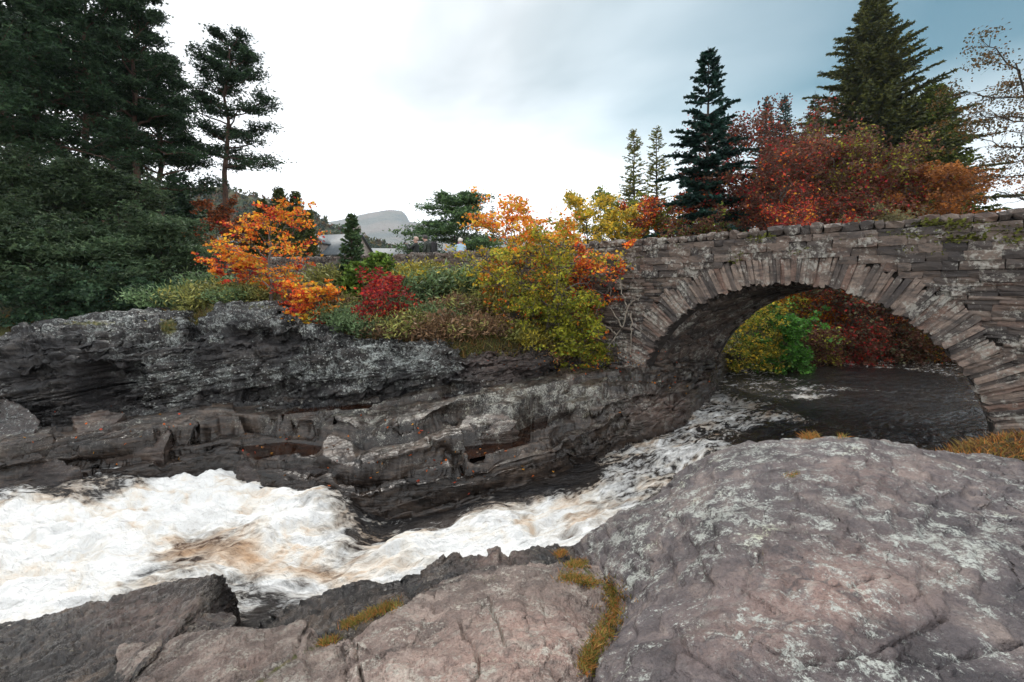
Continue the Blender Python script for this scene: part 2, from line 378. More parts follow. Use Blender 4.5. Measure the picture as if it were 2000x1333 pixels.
M_SLAB = rock_material('dark wet slab', (0.010, 0.010, 0.012), (0.036, 0.031, 0.031), (0.20, 0.15, 0.115), (0.40, 0.36, 0.29), 0.57, 0.69, (R(6), 0, R(-25)), rough=0.4, lscale=5.5, bumpk=1.1)

# shelf beside the river: water line, edge, middle, foot of the cliff
S1 = {-300: (1000, -1.1), 0: (975, -.75), 130: (950, -.6), 300: (945, -.6), 440: (925, -.5), 520: (960, -.55), 640: (985, -.6), 720: (1012, -.75), 800: (990, -.6), 900: (962, -.42), 1000: (935, -.33), 1100: (905, -.22), 1170: (880, -.14), 1250: (855, -.1), 1330: (828, -.05), 1375: (780, 0), 1410: (745, 0), 1430: (720, 0)}
S2 = {-300: (960, -.8), 0: (940, -.45), 130: (915, -.35), 300: (915, -.35), 440: (895, -.2), 520: (925, -.3), 640: (955, -.35), 720: (985, -.55), 800: (960, -.35), 900: (920, -.12), 1000: (893, .05), 1100: (866, .15), 1170: (836, .26), 1250: (800, .45), 1330: (768, .6), 1375: (735, .6), 1410: (705, .7), 1430: (690, .6)}
S3 = {-300: (900, -.3), 0: (890, -.05), 130: (870, 0), 300: (850, .05), 440: (840, .15), 520: (850, .15), 640: (860, .1), 720: (870, .1), 800: (860, .2), 900: (840, .25), 1000: (830, .3), 1100: (810, .4), 1170: (790, .55), 1250: (765, .72), 1330: (745, .72), 1375: (725, .75), 1410: (700, .75), 1430: (688, .7)}
S4 = {-300: (850, .2), 0: (835, .2), 130: (820, .3), 300: (800, .35), 440: (790, .4), 520: (795, .4), 640: (795, .4), 720: (790, .4), 800: (780, .55), 900: (765, .75), 1000: (745, .85), 1100: (722, 1.0), 1170: (712, 1.0), 1250: (722, .95), 1330: (722, .9), 1375: (712, .92), 1410: (696, .85), 1430: (684, .8)}
cols = []
for px in S1:
    a = at_z(px, *S1[px]); c = [a + np.array([0.1, -0.35, -0.9]), a + np.array([0, -0.04, -0.25]), a]
    for S in (S2, S3, S4):
        q = at_z(px, *S[px])
        if q[1] < c[-1][1] + 0.10: q = at_d(px, S[px][0], c[-1][1] + 0.10)
        c.append(q)
    c.append(c[-1] + np.array([0, 1.6, 0.05])); cols.append(c)
POOLS = [([(902, 872), (918, 896), (985, 882), (1068, 856), (1132, 828), (1080, 820), (1042, 826), (992, 850), (940, 868)], 0.05),
         ([(548, 812), (600, 806), (700, 801), (800, 790), (812, 782), (690, 789), (580, 797)], 0.37),
         ([(852, 780), (872, 786), (935, 778), (950, 768), (880, 768)], 0.60),
         ([(470, 872), (500, 900), (560, 900), (625, 892), (640, 872), (560, 862)], -0.13)]
RISERS = [([(300, 838), (345, 832), (480, 822), (560, 815), (628, 822)], .34, 60), ([(878, 838), (920, 842), (965, 850)], .22, 60), ([(850, 800), (930, 790), (1000, 800), (1090, 795), (1190, 786)], .20, 45), ([(690, 850), (800, 815), (862, 800)], .18, 50), ([(650, 930), (760, 900), (880, 908), (1000, 880), (1098, 850)], .13, 40), ([(1050, 765), (1180, 752), (1290, 742)], .18, 40), ([(80, 880), (200, 868), (330, 862)], .16, 40), ([(1110, 850), (1230, 812), (1330, 770)], .10, 60)]
def shelf_pads(P, px, py):
    x, y = to_px(P); y = y + 9 * vnoise(np.stack([x / 55, x * 0 + 3, x * 0], -1), 13) + 3 * vnoise(np.stack([x / 16, x * 0 + 3, x * 0], -1), 14)
    for line, h, fade_ in RISERS:
        l = np.array(line, float); dy = y - np.interp(x, l[:, 0], l[:, 1]); m = sstep(l[0, 0] - 4, l[0, 0] + 14, x) * sstep(l[-1, 0] + 4, l[-1, 0] - 14, x)
        P[:, 2] -= h * m * sstep(0, 5, dy) * np.exp(-np.maximum(dy, 0) / fade_)
    for poly, lv in POOLS:
        q = [tuple(at_z(c, d, lv)[:2]) for c, d in poly]; ins = in_poly(P[:, 0], P[:, 1], q); e = poly_dist(P[:, 0], P[:, 1], q + q[:1])
        dep = sstep(0, .12, e); P[:, 2] = np.where(ins, np.minimum(P[:, 2], lv + .04) * (1 - dep) + dep * (lv - .15), P[:, 2])
        P[:, 2] = np.where((~ins) & (e < .09), np.maximum(P[:, 2], np.minimum(lv + .02, P[:, 2] + .14)), P[:, 2])
    return P
def shelf_masks(P, px, py):
    n = fbm(P * 1.1, 3, 8)
    wet = 0.55 + 0.6 * n + 0.9 * sstep(-0.1, -0.45, P[:, 2] + 0.25 * n) + 0.4 * blob(px, py, 300, 900, 260, 60)
    l = 0.5 - 0.5 * sstep(0.15, -0.3, P[:, 2]) + 0.9 * blob(px, py, 1060, 780, 130, 28) + 0.4 * blob(px, py, 960, 830, 60, 30) + 0.4 * blob(px, py, 720, 800, 120, 25)
    return {'wet': wet, 'lichen': l, 'moss': 0.35 * blob(px, py, 650, 780, 160, 14) + 0.3 * blob(px, py, 1290, 735, 50, 14), 'pink': 0.35 * blob(px, py, 1290, 800, 60, 30)}
shelf_cracks = [([(560, 930), (700, 900), (860, 880), (905, 870)], 6, .09), ([(840, 850), (890, 880), (915, 905), (830, 925), (700, 950)], 6, .10), ([(640, 950), (760, 962), (880, 930), (1010, 890), (1090, 865)], 5, .07),
                ([(1090, 840), (1100, 872), (1120, 880), (1130, 905)], 7, .14), ([(330, 840), (560, 815), (640, 820), (780, 830), (880, 800), (930, 795)], 8, .16), ([(860, 800), (950, 840), (1100, 805), (1250, 780)], 6, .12), ([(0, 920), (200, 890), (400, 870), (560, 850)], 7, .12)]
o = rock_obj('rock_shelf', cols, 760, 380, M_SHELF, lambda P: rock_relief(P, 0.26, 0.12, 1.0, 3) * (1 + 2.6 * sstep(.13, .26, P[:, 0] / P[:, 1])), shelf_pads, shelf_cracks, shelf_masks, terr=(), steps=(6, 301, .12, .93, .13))
tag(o, 'broad dark stepped rock shelf with brown pools between cliff and rapids', 'rock')

# cliff above the shelf
CL = [(-300, 860, 9.6, 700, 10.6), (0, 842, 9.7, 655, 11.2), (60, 834, 9.8, 632, 11.4), (170, 816, 10.1, 622, 11.8), (300, 802, 10.6, 609, 12.3), (352, 797, 10.75, 610, 12.4), (374, 796, 10.8, 634, 12.1), (430, 792, 10.9, 600, 12.2), (540, 798, 10.75, 592, 12.2), (640, 798, 10.7, 626, 12.0), (700, 794, 10.85, 652, 11.8),
      (780, 785, 10.8, 655, 11.7), (880, 770, 10.8, 664, 11.7), (905, 765, 10.9, 684, 11.8), (1040, 740, 11.8, 670, 12.6), (1130, 717, 13.0, 690, 13.6), (1215, 712, 13.0, 702, 13.4)]
cols = []
for px, fy, fd, ty, td in CL:
    dy, dd = ty - fy, td - fd
    c = [at_d(px, fy + 14, fd - 0.12) + np.array([0, 0.5, -0.35]), at_d(px, fy + 5, fd - 0.02)]
    und = 0.5 if 430 < px < 890 else 0.12
    c += [at_d(px, fy + dy * 0.14, fd + 0.06 + und), at_d(px, fy + dy * 0.34, fd + dd * 0.16), at_d(px, fy + dy * 0.72, fd + dd * 0.36), at_d(px, fy + dy * 0.93, fd + dd * 0.66), at_d(px, ty, td)]
    c.append(c[-1] + np.array([0, 1.2, 0.10])); c.append(c[-1] + np.array([0, 1.3, -0.25])); cols.append(c)
def cliff_masks(P, px, py):
    n = fbm(P * 1.3, 3, 9)
    up = 0.6 * blob(px, py, 180, 632, 110, 9) + 0.8 * blob(px, py, 330, 640, 22, 22) + 0.5 * blob(px, py, 500, 600, 90, 12) + 0.4 * blob(px, py, 680, 782, 120, 12) + 0.3 * blob(px, py, 150, 655, 60, 12)
    l = 0.35 + 0.35 * sstep(700, 620, py) + 0.5 * blob(px, py, 780, 700, 160, 50) + 0.4 * blob(px, py, 300, 740, 110, 60) + 0.45 * blob(px, py, 560, 730, 120, 30) - 0.6 * blob(px, py, 190, 750, 55, 50) - 0.5 * blob(px, py, 500, 680, 90, 30) - 0.55 * blob(px, py, 980, 700, 60, 60) - 0.5 * blob(px, py, 60, 690, 90, 40)
    return {'wet': 0.35 + 0.5 * n + 0.5 * sstep(740, 800, py) + 0.5 * blob(px, py, 190, 750, 70, 60), 'lichen': l, 'moss': up, 'pink': 0.25 * blob(px, py, 980, 700, 80, 50)}
def cliff_pads(P, px, py):
    # two plucked hollows in the face, a gully below the notch
    hol = lambda x, y, rx, ry: sstep(1.15, .8, np.hypot((px - x) / rx, (py - y) / ry) + .18 * vnoise(np.stack([px / 30, py / 30, px * 0], -1), 6))
    back = 0.75 * hol(195, 752, 50, 44) + 0.45 * hol(258, 732, 26, 28) + 0.4 * hol(520, 656, 70, 15) + 0.3 * hol(60, 735, 40, 22) + 0.25 * blob(px, py, 370, 640, 14, 34) + 0.2 * blob(px, py, 395, 735, 18, 14)
    P[:, 1] += back; return P
def cliff_relief(P):
    k = sstep(-.60, -.72, P[:, 0] / P[:, 1]); s = (P + .06 * np.stack([fbm(P * .8 + 5 * q, 2, 441 + q) for q in range(3)], -1)) @ np.array([-.20, .12, .97])
    out = 0
    for th, a in ((.21, .13), (.075, .05)):
        t = s / th + .25 * fbm(P * .5, 2, 451); kk = np.floor(t); fr = t - kk; z = np.zeros(len(P), np.int64)
        out = out + a * ((_rnd(kk.astype(np.int64), np.floor(P[:, 0] * .4).astype(np.int64), z, 461) - .5) + .8 * (fr - .5)) - a * 1.1 * np.exp(-(np.minimum(fr, 1 - fr) / .09) ** 2)
    return rock_relief(P, 1.35, 0.30, 0.9, 13) * (1 - .55 * k) + out * (.35 + .75 * k)
cliff_cracks = [([(0, 690), (120, 672), (250, 652), (350, 640)], 6, .12), ([(40, 720), (170, 700), (300, 690), (420, 690)], 6, .10), ([(380, 655), (470, 640), (560, 650), (640, 655)], 7, .12), ([(700, 700), (760, 712), (900, 690)], 5, .07), ([(905, 680), (915, 720), (905, 760)], 6, .12), ([(480, 770), (640, 755), (800, 748), (900, 730)], 8, .14)]
o = rock_obj('rock_cliff', cols, 760, 300, M_CLIFF, cliff_relief, cliff_pads, cliff_cracks, cliff_masks, terr=((.34, .7, 321, .7), (.10, .6, 331, .7)))
tag(o, 'long low grey cliff spotted with white lichen below the bushes', 'rock')

# ------------------------------------------------------------------ loose and broken blocks on the far side
def block(name, top, thick, label, mat, seed, wet=0.5, lich=0.4, back=(0.05, 0.25), moss=0.0, group=None):
    """top: outline of the upper face (xyz), closed; walls drop 'thick'"""
    T = np.array(top, float); n = len(T); cen = T.mean(0); rings = []
    lo = T - np.array([0, 0, thick]); lo[:, :2] = cen[:2] + (T[:, :2] - cen[:2]) * 1.04
    def ring(A, k=12):
        return np.concatenate([A[i] + (A[(i + 1) % n] - A[i]) * np.linspace(0, 1, k, endpoint=False)[:, None] for i in range(n)])
    TT, LL = ring(T), ring(lo)
    for f in (0.02, 0.15, 0.3, 0.45, 0.6, 0.74, 0.86, 0.94, 0.985): rings.append(cen + (TT - cen) * f)
    for f in np.linspace(0.03, 1, 9): rings.append(TT + (LL - TT) * f)
    G = np.array(rings); G = np.concatenate([G, G[:, :1]], 1); nv, nu = G.shape[:2]
    P = G.reshape(-1, 3); N = grid_normals(G).reshape(-1, 3)
    out = P - cen; fl = (N * out).sum(1).mean() < 0
    if fl: N = -N
    d = rock_relief(P, 0.35, 0.12, 2.0, seed); d[np.arange(nv) * nu + nu - 1] = d[np.arange(nv) * nu]
    N = N.reshape(nv, nu, 3); N[:, -1] = N[:, 0] = (N[:, 0] + N[:, -1]) / 2; N = N.reshape(-1, 3)
    P = P + N * d[:, None]; me = mesh_np(name, P, grid_faces(nu, nv, fl), False)
    for k, v in (('pink', 0.1), ('moss', moss), ('wet', wet), ('lichen', lich)): fattr(me, k, np.full(len(P), v))
    return tag(obj(name, me, mat), label, 'rock', group)
block('rock_slab', [at_z(462, 905, -.18), at_z(480, 945, -.45), at_z(560, 950, -.45), at_z(640, 918, -.22), at_z(652, 892, -.05), at_z(560, 884, -.02)], .55, 'smooth grey slab standing between the plunging foam and the rock shelf', M_SLAB, 5, .8, .25)
block('rock_slab', [at_z(180, 862, .05), at_z(205, 890, -.18), at_z(320, 880, -.12), at_z(338, 838, .22), at_z(330, 822, .30), at_z(230, 838, .18)], .6, 'tilted brown block with a square end below the dark cliff hollow', M_SHELF, 6, .6, .3)
block('rock_slab', [at_z(140, 815, .36), at_z(150, 846, .15), at_z(215, 836, .18), at_z(246, 806, .42), at_z(200, 800, .45)], .4, 'small leaning slab at the foot of the cliff beside the hollow', M_SHELF, 7, .4, .5)
block('boulder', [at_z(-60, 800, .42), at_z(-30, 872, .0), at_z(60, 860, .12), at_z(80, 822, .42), at_z(40, 788, .7), at_z(0, 772, .85)], .9, 'angular mossy boulder at the left edge under the cliff', M_CLIFF, 8, .4, .55, moss=0.15)
block('rock_slab', [at_z(-120, 925, -.35), at_z(-60, 985, -.75), at_z(80, 968, -.68), at_z(160, 918, -.28), at_z(120, 900, -.2), at_z(0, 900, -.2)], .6, 'wet slate grey slab at the left edge beside the rapids', M_SLAB, 9, .9, .2)
block('rock_slab', [at_z(896, 838, .34), at_z(930, 846, .28), at_z(998, 842, .30), at_z(1012, 822, .44), at_z(985, 808, .52), at_z(910, 812, .47)], .35, 'jagged lichened block rising beside the brown rock pool', M_SHELF, 10, .3, .75)
block('rock_slab', [at_d(1278, 735, 12.2), at_d(1300, 765, 12.0), at_d(1385, 742, 13.2), at_d(1402, 712, 14.6), at_d(1360, 706, 14.8)], .75, 'dark rounded ledge under the left foot of the arch', M_SHELF, 11, .8, .4)

# ------------------------------------------------------------------ foreground rocks
def Z(*a): return [at_z(*p) for p in a]
def backed(c, dz=-1.2, dy=0.45):
    c = list(c); c.append(c[-1] + np.array([0, 0.10, -0.10])); c.append(c[-2] + np.array([0, dy, dz])); return c
# right whaleback
GROOVE = [(1095, 1085), (1140, 1108), (1165, 1135), (1195, 1150), (1205, 1195), (1188, 1230), (1160, 1270), (1140, 1320)]
W = [Z((1095, 1700, .75), (1118, 1333, .80), (1172, 1245, .72), (1196, 1160, .60), (1130, 1098, .40), (1096, 1072, .25)),
     Z((1118, 1700, 1.2), (1150, 1333, 1.22), (1206, 1245, 1.06), (1226, 1150, .82), (1160, 1080, .56), (1125, 1060, .42)),
     Z((1180, 1700, 1.42), (1210, 1333, 1.40), (1246, 1210, 1.18), (1262, 1110, .96), (1212, 1040, .76), (1190, 1014, .64)),
     Z((1270, 1700, 1.5), (1290, 1333, 1.5), (1310, 1180, 1.33), (1316, 1070, 1.14), (1298, 996, .95), (1286, 960, .84)),
     Z((1330, 1700, 1.5), (1345, 1333, 1.53), (1358, 1170, 1.42), (1360, 1045, 1.26), (1350, 952, 1.1), (1338, 912, 1.0))]
for px, *r in [(1410, 1.55, 1.48, 1.4, 1.28, 1.2), (1500, 1.58, 1.55, 1.5, 1.42, 1.35), (1650, 1.58, 1.56, 1.54, 1.5, 1.45), (1760, 1.55, 1.53, 1.5, 1.45, 1.4), (1850, 1.52, 1.5, 1.45, 1.4, 1.3), (2000, 1.5, 1.45, 1.4, 1.3, 1.2), (2300, 1.4, 1.4, 1.3, 1.2, 1.1), (2900, 1.2, 1.1, 1.0, .9, .8)]:
    cr = np.interp(px, [1410, 1500, 1650, 1760, 1850, 2000, 2300, 2900], [878, 861, 851, 862, 884, 895, 905, 915])
    W.append(Z((px, 1700, r[0]), (px, 1333, r[0]), (px, 1155, r[1]), (px, 1005, r[2]), (px, cr + 42, r[3]), (px, cr, r[4])))
W = [backed(c, -1.6, 0.9) for c in W]
def whale_masks(P, px, py):
    n = fbm(P * 1.6, 3, 19)
    l = 0.42 + 0.35 * blob(px, py, 1400, 1000, 120, 50) + 0.4 * blob(px, py, 1240, 1110, 40, 60) + 0.5 * blob(px, py, 1850, 1060, 140, 40) + 0.35 * blob(px, py, 1600, 870, 150, 25) + 0.35 * blob(px, py, 1850, 1300, 260, 40) + 0.35 * n
    mo = 0.62 * blob(px, py, 1548, 928, 18, 8) + 0.55 * blob(px, py, 1540, 980, 26, 6) + 0.6 * blob(px, py, 1650, 1066, 40, 5) + 0.5 * blob(px, py, 1490, 1082, 6, 14) + 0.5 * blob(px, py, 1700, 868, 20, 7) + 0.3 * blob(px, py, 1780, 1135, 20, 5) + 0.62 * np.exp(-(poly_dist(px, py, GROOVE) / 9) ** 2)
    pk = 0.65 * blob(px, py, 1630, 1150, 170, 90) + 0.4 * blob(px, py, 1450, 1250, 120, 70) + 0.3 * blob(px, py, 1700, 930, 160, 40)
    return {'lichen': l, 'moss': mo, 'pink': pk, 'wet': 0.25 + 0.5 * n + 0.5 * sstep(.7, .2, P[:, 2])}
wc = [([(1485, 1065), (1488, 1120), (1560, 1115), (1620, 1150), (1700, 1140)], 4, .025), ([(1745, 1000), (1850, 1005), (1960, 1010)], 5, .03), ([(1330, 1240), (1345, 1270), (1420, 1333)], 3, .02), ([(1560, 1310), (1700, 1280), (1800, 1235), (1840, 1215)], 4, .035), ([(1640, 1064), (1720, 1085), (1790, 1140), (1840, 1215)], 5, .03), ([(1700, 1290), (1830, 1300), (2000, 1260)], 4, .03)]
o = rock_obj('whaleback_rock', W, 560, 330, M_WHALE, lambda P: smooth_relief(P, 1.0, 5), None, wc, whale_masks, fade=lambda px, py: sstep(1090, 1250, px) * 0.7 + 0.3, terr=((.075, .55, 341, .8), (.022, .35, 351, .6)))
tag(o, 'huge rounded purple grey rock with pale lichen filling the lower right', 'rock')
# dark slab sloping into the rapids behind the pink one
BS = []
for px, ny, nz, my, mz, cy, cz in [(440, 1300, -.35, 1262, -.55, 1246, -.75), (480, 1290, .0, 1258, -.2, 1236, -.45), (560, 1275, .25, 1225, .02, 1186, -.2), (640, 1270, .5, 1205, .18, 1153, -.05), (700, 1250, .6, 1185, .28, 1134, .06), (745, 1235, .68, 1175, .4, 1137, .1), (800, 1190, .7, 1150, .42, 1121, .22), (838, 1170, .68, 1130, .48, 1100, .36), (868, 1150, .66, 1112, .52, 1081, .44), (940, 1140, .68, 1105, .6, 1075, .5), (968, 1140, .7, 1100, .64, 1063, .58), (985, 1140, .66, 1105, .58, 1072, .5), (1060, 1140, .62, 1100, .55, 1064, .46), (1115, 1140, .55, 1100, .45, 1064, .38), (1150, 1140, .3, 1100, .2, 1070, .1)]:
    BS.append(backed(Z((px, ny + 60, nz + .0), (px, ny, nz), (px, my, mz), (px, cy + 8, cz + .02), (px, cy, cz)), -1.3, .5))
o = rock_obj('rock_slab', BS, 400, 130, M_SLAB, lambda P: rock_relief(P, 0.28, 0.10, 1.6, 23, 0.7), None, [([(840, 1140), (900, 1105), (965, 1072)], 4, .05), ([(985, 1068), (1010, 1104)], 4, .06)], lambda P, px, py: {'wet': 0.9 - 0.5 * sstep(820, 960, px) + 0.3 * fbm(P * 2, 2, 4), 'pink': 0.5 * blob(px, py, 960, 1085, 60, 25), 'lichen': np.full(len(P), .45), 'moss': 0.25 * blob(px, py, 560, 1235, 40, 14)}, terr=((.08, .7, 421, .8), (.025, .35, 431, .6)))
tag(o, 'dark wet slab sloping into the white water behind the pinkish rock', 'rock')
# pink slab in the middle
PS = [Z((640, 1700, 1.1), (676, 1333, 1.0), (672, 1296, .90), (664, 1260, .72)), Z((652, 1700, 1.35), (690, 1333, 1.25), (684, 1290, 1.14), (676, 1246, 1.0)), Z((715, 1700, 1.42), (735, 1333, 1.34), (730, 1280, 1.22), (722, 1214, 1.02)), Z((790, 1700, 1.45), (790, 1333, 1.40), (786, 1260, 1.24), (782, 1182, .98)), Z((860, 1700, 1.46), (860, 1333, 1.43), (858, 1240, 1.2), (854, 1134, .85)),
      Z((960, 1700, 1.46), (960, 1333, 1.44), (960, 1225, 1.2), (956, 1110, .79)), Z((1050, 1700, 1.43), (1050, 1333, 1.41), (1062, 1220, 1.17), (1060, 1102, .76)), Z((1098, 1700, 1.38), (1108, 1333, 1.36), (1130, 1220, 1.10), (1108, 1094, .70)), Z((1125, 1700, 1.30), (1142, 1333, 1.28), (1186, 1225, 1.0), (1152, 1100, .60)), Z((1150, 1700, .95), (1168, 1333, .92), (1212, 1225, .68), (1180, 1098, .35))]
PS = [backed(c, -.7, .2) for c in PS]
pink_cracks = [([(948, 1168), (962, 1200), (978, 1236), (990, 1262)], 2.2, .05), ([(893, 1220), (905, 1252), (925, 1275), (938, 1290), (942, 1310), (915, 1340)], 2.6, .045), ([(893, 1220), (945, 1193)], 2, .03), ([(702, 1310), (760, 1272), (880, 1220)], 2, .03), ([(686, 1246), (700, 1300), (714, 1340)], 3, .07), ([(980, 1228), (1040, 1212), (1120, 1192), (1180, 1170)], 2, .018), ([(990, 1270), (1060, 1268), (1130, 1290)], 2, .015), ([(800, 1300), (850, 1285), (900, 1290)], 2, .015), ([(780, 1200), (850, 1190), (948, 1168), (1050, 1150)], 2, .012), ([(1000, 1310), (1060, 1290), (1100, 1333)], 2, .02)]
o = rock_obj('rock_slab', PS, 420, 300, M_PINK, lambda P: smooth_relief(P, 0.8, 33, 1.9), None, pink_cracks, lambda P, px, py: {'pink': 0.95 * blob(px, py, 1050, 1250, 140, 75) + 0.8 * blob(px, py, 860, 1320, 160, 45) + 0.35 * blob(px, py, 800, 1230, 160, 40), 'lichen': np.full(len(P), .5), 'moss': 0.4 * blob(px, py, 690, 1250, 20, 20) + 0.6 * np.exp(-(poly_dist(px, py, GROOVE) / 10) ** 2) + .55 * np.exp(-(poly_dist(px, py, [(668, 1232), (720, 1205), (780, 1178)]) / 7) ** 2), 'wet': 0.15 + 0.4 * fbm(P * 2.2, 2, 5)}, terr=((.05, .6, 361, .8), (.018, .35, 371, .6)))
tag(o, 'pinkish cracked rock slab at bottom centre with a pebbly streaked face', 'rock')
# low slab left of it
MS = [Z((150, 1700, 1.0), (215, 1333, .42), (225, 1300, .32), (240, 1262, .18)), Z((230, 1700, 1.1), (275, 1333, .58), (290, 1290, .46), (310, 1250, .28)), Z((330, 1700, 1.2), (350, 1333, .76), (360, 1290, .62), (372, 1240, .40)), Z((440, 1700, 1.3), (450, 1333, .92), (455, 1290, .77), (462, 1236, .50)), Z((520, 1700, 1.32), (530, 1333, 1.0), (530, 1290, .86), (530, 1234, .56)), Z((590, 1700, 1.34), (592, 1333, 1.07), (594, 1280, .9), (596, 1210, .60)),
      Z((604, 1700, 1.34), (606, 1333, 1.06), (608, 1290, .9), (610, 1245, .6)), Z((690, 1700, 1.35), (700, 1333, 1.1), (694, 1300, 1.0), (690, 1258, .8)), Z((720, 1700, 1.2), (730, 1333, .9), (720, 1300, .8), (715, 1260, .6))]
MS = [backed(c, -1.1, .25) for c in MS]
o = rock_obj('rock_slab', MS, 330, 200, M_PINK, lambda P: smooth_relief(P, 1.0, 43, 1.9) , None, [([(250, 1333), (310, 1265), (345, 1238)], 4, .05), ([(600, 1222), (585, 1262), (540, 1285)], 5, .05), ([(640, 1300), (520, 1333)], 4, .03)], lambda P, px, py: {'pink': 0.3 * blob(px, py, 450, 1300, 140, 50), 'moss': 0.55 * np.exp(-(poly_dist(px, py, [(505, 1333), (580, 1280), (650, 1250), (690, 1240)]) / 9) ** 2), 'lichen': np.full(len(P), .55), 'wet': 0.4 + 0.5 * fbm(P * 2.2, 2, 6) + 0.3 * sstep(420, 300, px)}, terr=((.06, .35, 381, .5),))
tag(o, 'low weathered slab with a mossy seam between pinkish and dark slabs', 'rock')
# dark slab at lower left ending in an upturned broken edge
LS = [Z((-400, 1700, .5), (-350, 1333, -.2), (-330, 1310, -.45), (-310, 1285, -.75), (-300, 1272, -1.05)), Z((0, 1700, .8), (0, 1333, -.1), (0, 1295, -.45), (0, 1250, -.8), (0, 1222, -1.02)), Z((70, 1700, .9), (80, 1333, .08), (90, 1290, -.2), (100, 1235, -.55), (105, 1196, -.8)), Z((150, 1700, 1.0), (190, 1333, .32), (200, 1275, .06), (208, 1215, -.25), (212, 1166, -.5)), Z((160, 1700, 1.0), (225, 1333, .42), (250, 1270, .2), (285, 1190, -.15), (310, 1136, -.40)),
      Z((165, 1700, 1.0), (240, 1333, .5), (290, 1270, .36), (350, 1190, .06), (395, 1122, -.20)), Z((168, 1700, 1.02), (250, 1333, .55), (318, 1255, .46), (384, 1172, .16), (428, 1117, -.12))]
LS = [backed(c, -1.3, .6) for c in LS]
e = [np.array(p) for p in LS[-1]]; LS.append([p + np.array([0.05, -0.02, -0.10]) for p in e]); LS.append([p + np.array([0.02, -0.06, -1.0]) for p in e])
o = rock_obj('rock_slab', LS, 430, 220, M_SLAB, lambda P: rock_relief(P, 0.26, 0.09, 1.8, 53, 0.8) + smooth_relief(P, .8, 54, 1.8), None, [([(185, 1170), (210, 1165), (205, 1180)], 4, .05)], lambda P, px, py: {'wet': 0.75 - 0.4 * blob(px, py, 300, 1220, 130, 60) + 0.5 * fbm(P * 1.7, 2, 7), 'pink': 0.35 * blob(px, py, 290, 1200, 120, 60), 'lichen': 0.42 + 0.2 * blob(px, py, 390, 1190, 40, 60), 'moss': 0.3 * blob(px, py, 400, 1180, 25, 40)}, terr=((.07, .35, 401, .5),))
tag(o, 'dark slab at lower left ending in an upturned jagged broken edge', 'rock')
block('rock_slab', [at_z(345, 1238, .18), at_z(360, 1255, .15), at_z(440, 1248, .05), at_z(458, 1215, .05), at_z(455, 1198, .0), at_z(400, 1205, .05)], .6, 'small broken block wedged below the upturned slab edge', M_SLAB, 61, .4, .6, moss=.25)

# ------------------------------------------------------------------ vegetated bank between cliff and wall
M_SOIL = Mat('mossy earth')
_n = M_SOIL.noise(3.5, 6, 0.65); M_SOIL = M_SOIL.set(color=M_SOIL.ramp(_n, [(0.3, (0.03, 0.022, 0.012)), (0.48, (0.075, 0.06, 0.022)), (0.62, (0.09, 0.09, 0.025)), (0.75, (0.15, 0.10, 0.04))]), rough=0.9, normal=M_SOIL.bump(M_SOIL.noise(22, 5, 0.7), 0.9, 0.05))
BK = [(300, 625, 12.8, 575, 17), (430, 610, 12.5, 548, 19.4), (540, 602, 12.5, 542, 19.2), (640, 632, 12.3, 538, 18.4), (700, 656, 12.1, 537, 17.9), (780, 660, 12.0, 538, 17.3), (880, 670, 12.0, 542, 16.4), (960, 672, 12.2, 560, 15.6), (1040, 676, 12.9, 600, 14.8), (1130, 694, 13.6, 655, 14.2), (1210, 704, 13.4, 690, 13.7)]
cols = []
for px, ny, nd, fy, fd in BK:
    a = at_d(px, ny, nd); b = at_d(px, fy, fd); m = (a + b) / 2 + np.array([0, 0, 0.28])
    cols.append([a + np.array([0, -0.25, -0.35]), a, m, b, b + np.array([0.4, 0.8, 0.0])])
G = loft(cols, 220, 70); N = grid_normals(G).reshape(-1, 3); P = G.reshape(-1, 3); fl = N[:, 2].mean() < 0
if fl: N = -N
P = P + N * (0.22 * fbm(P * 1.1, 4, 71))[:, None]
BANKG = P.copy()
struct(obj('bank', mesh_np('bank', P, grid_faces(220, 70, fl)), M_SOIL))

# ------------------------------------------------------------------ river
RIV = np.array([(60, 34), (40, 26), (22, 19.5), (14, 15.6), (9, 12.6), (5, 10.2), (2.4, 8.2), (0, 7.0), (-3, 6.6), (-7, 6.9), (-13, 7.3), (-40, 9)], float)
_t = np.concatenate([[0], np.cumsum(np.hypot(*np.diff(RIV, axis=0).T))])
_tq = np.linspace(0, _t[-1], 260); RIVF = pchip(_t, RIV, _tq)
def river_sd(x, y):
    """distance along and signed distance from the river's middle line (positive on the far side)"""
    best = np.full(x.shape, 1e9); ss = np.zeros(x.shape); sd = np.zeros(x.shape)
    for i in range(len(RIVF) - 1):
        a, b = RIVF[i], RIVF[i + 1]; L2 = ((b - a) ** 2).sum(); t = np.clip(((x - a[0]) * (b[0] - a[0]) + (y - a[1]) * (b[1] - a[1])) / L2, 0, 1)
        dx, dy = x - a[0] - t * (b[0] - a[0]), y - a[1] - t * (b[1] - a[1]); d = dx * dx + dy * dy; m = d < best
        cr = (b[0] - a[0]) * dy - (b[1] - a[1]) * dx
        best = np.where(m, d, best); ss = np.where(m, _tq[i] + t * (_tq[i + 1] - _tq[i]), ss); sd = np.where(m, -np.sign(cr) * np.sqrt(d), sd)
    return ss, sd
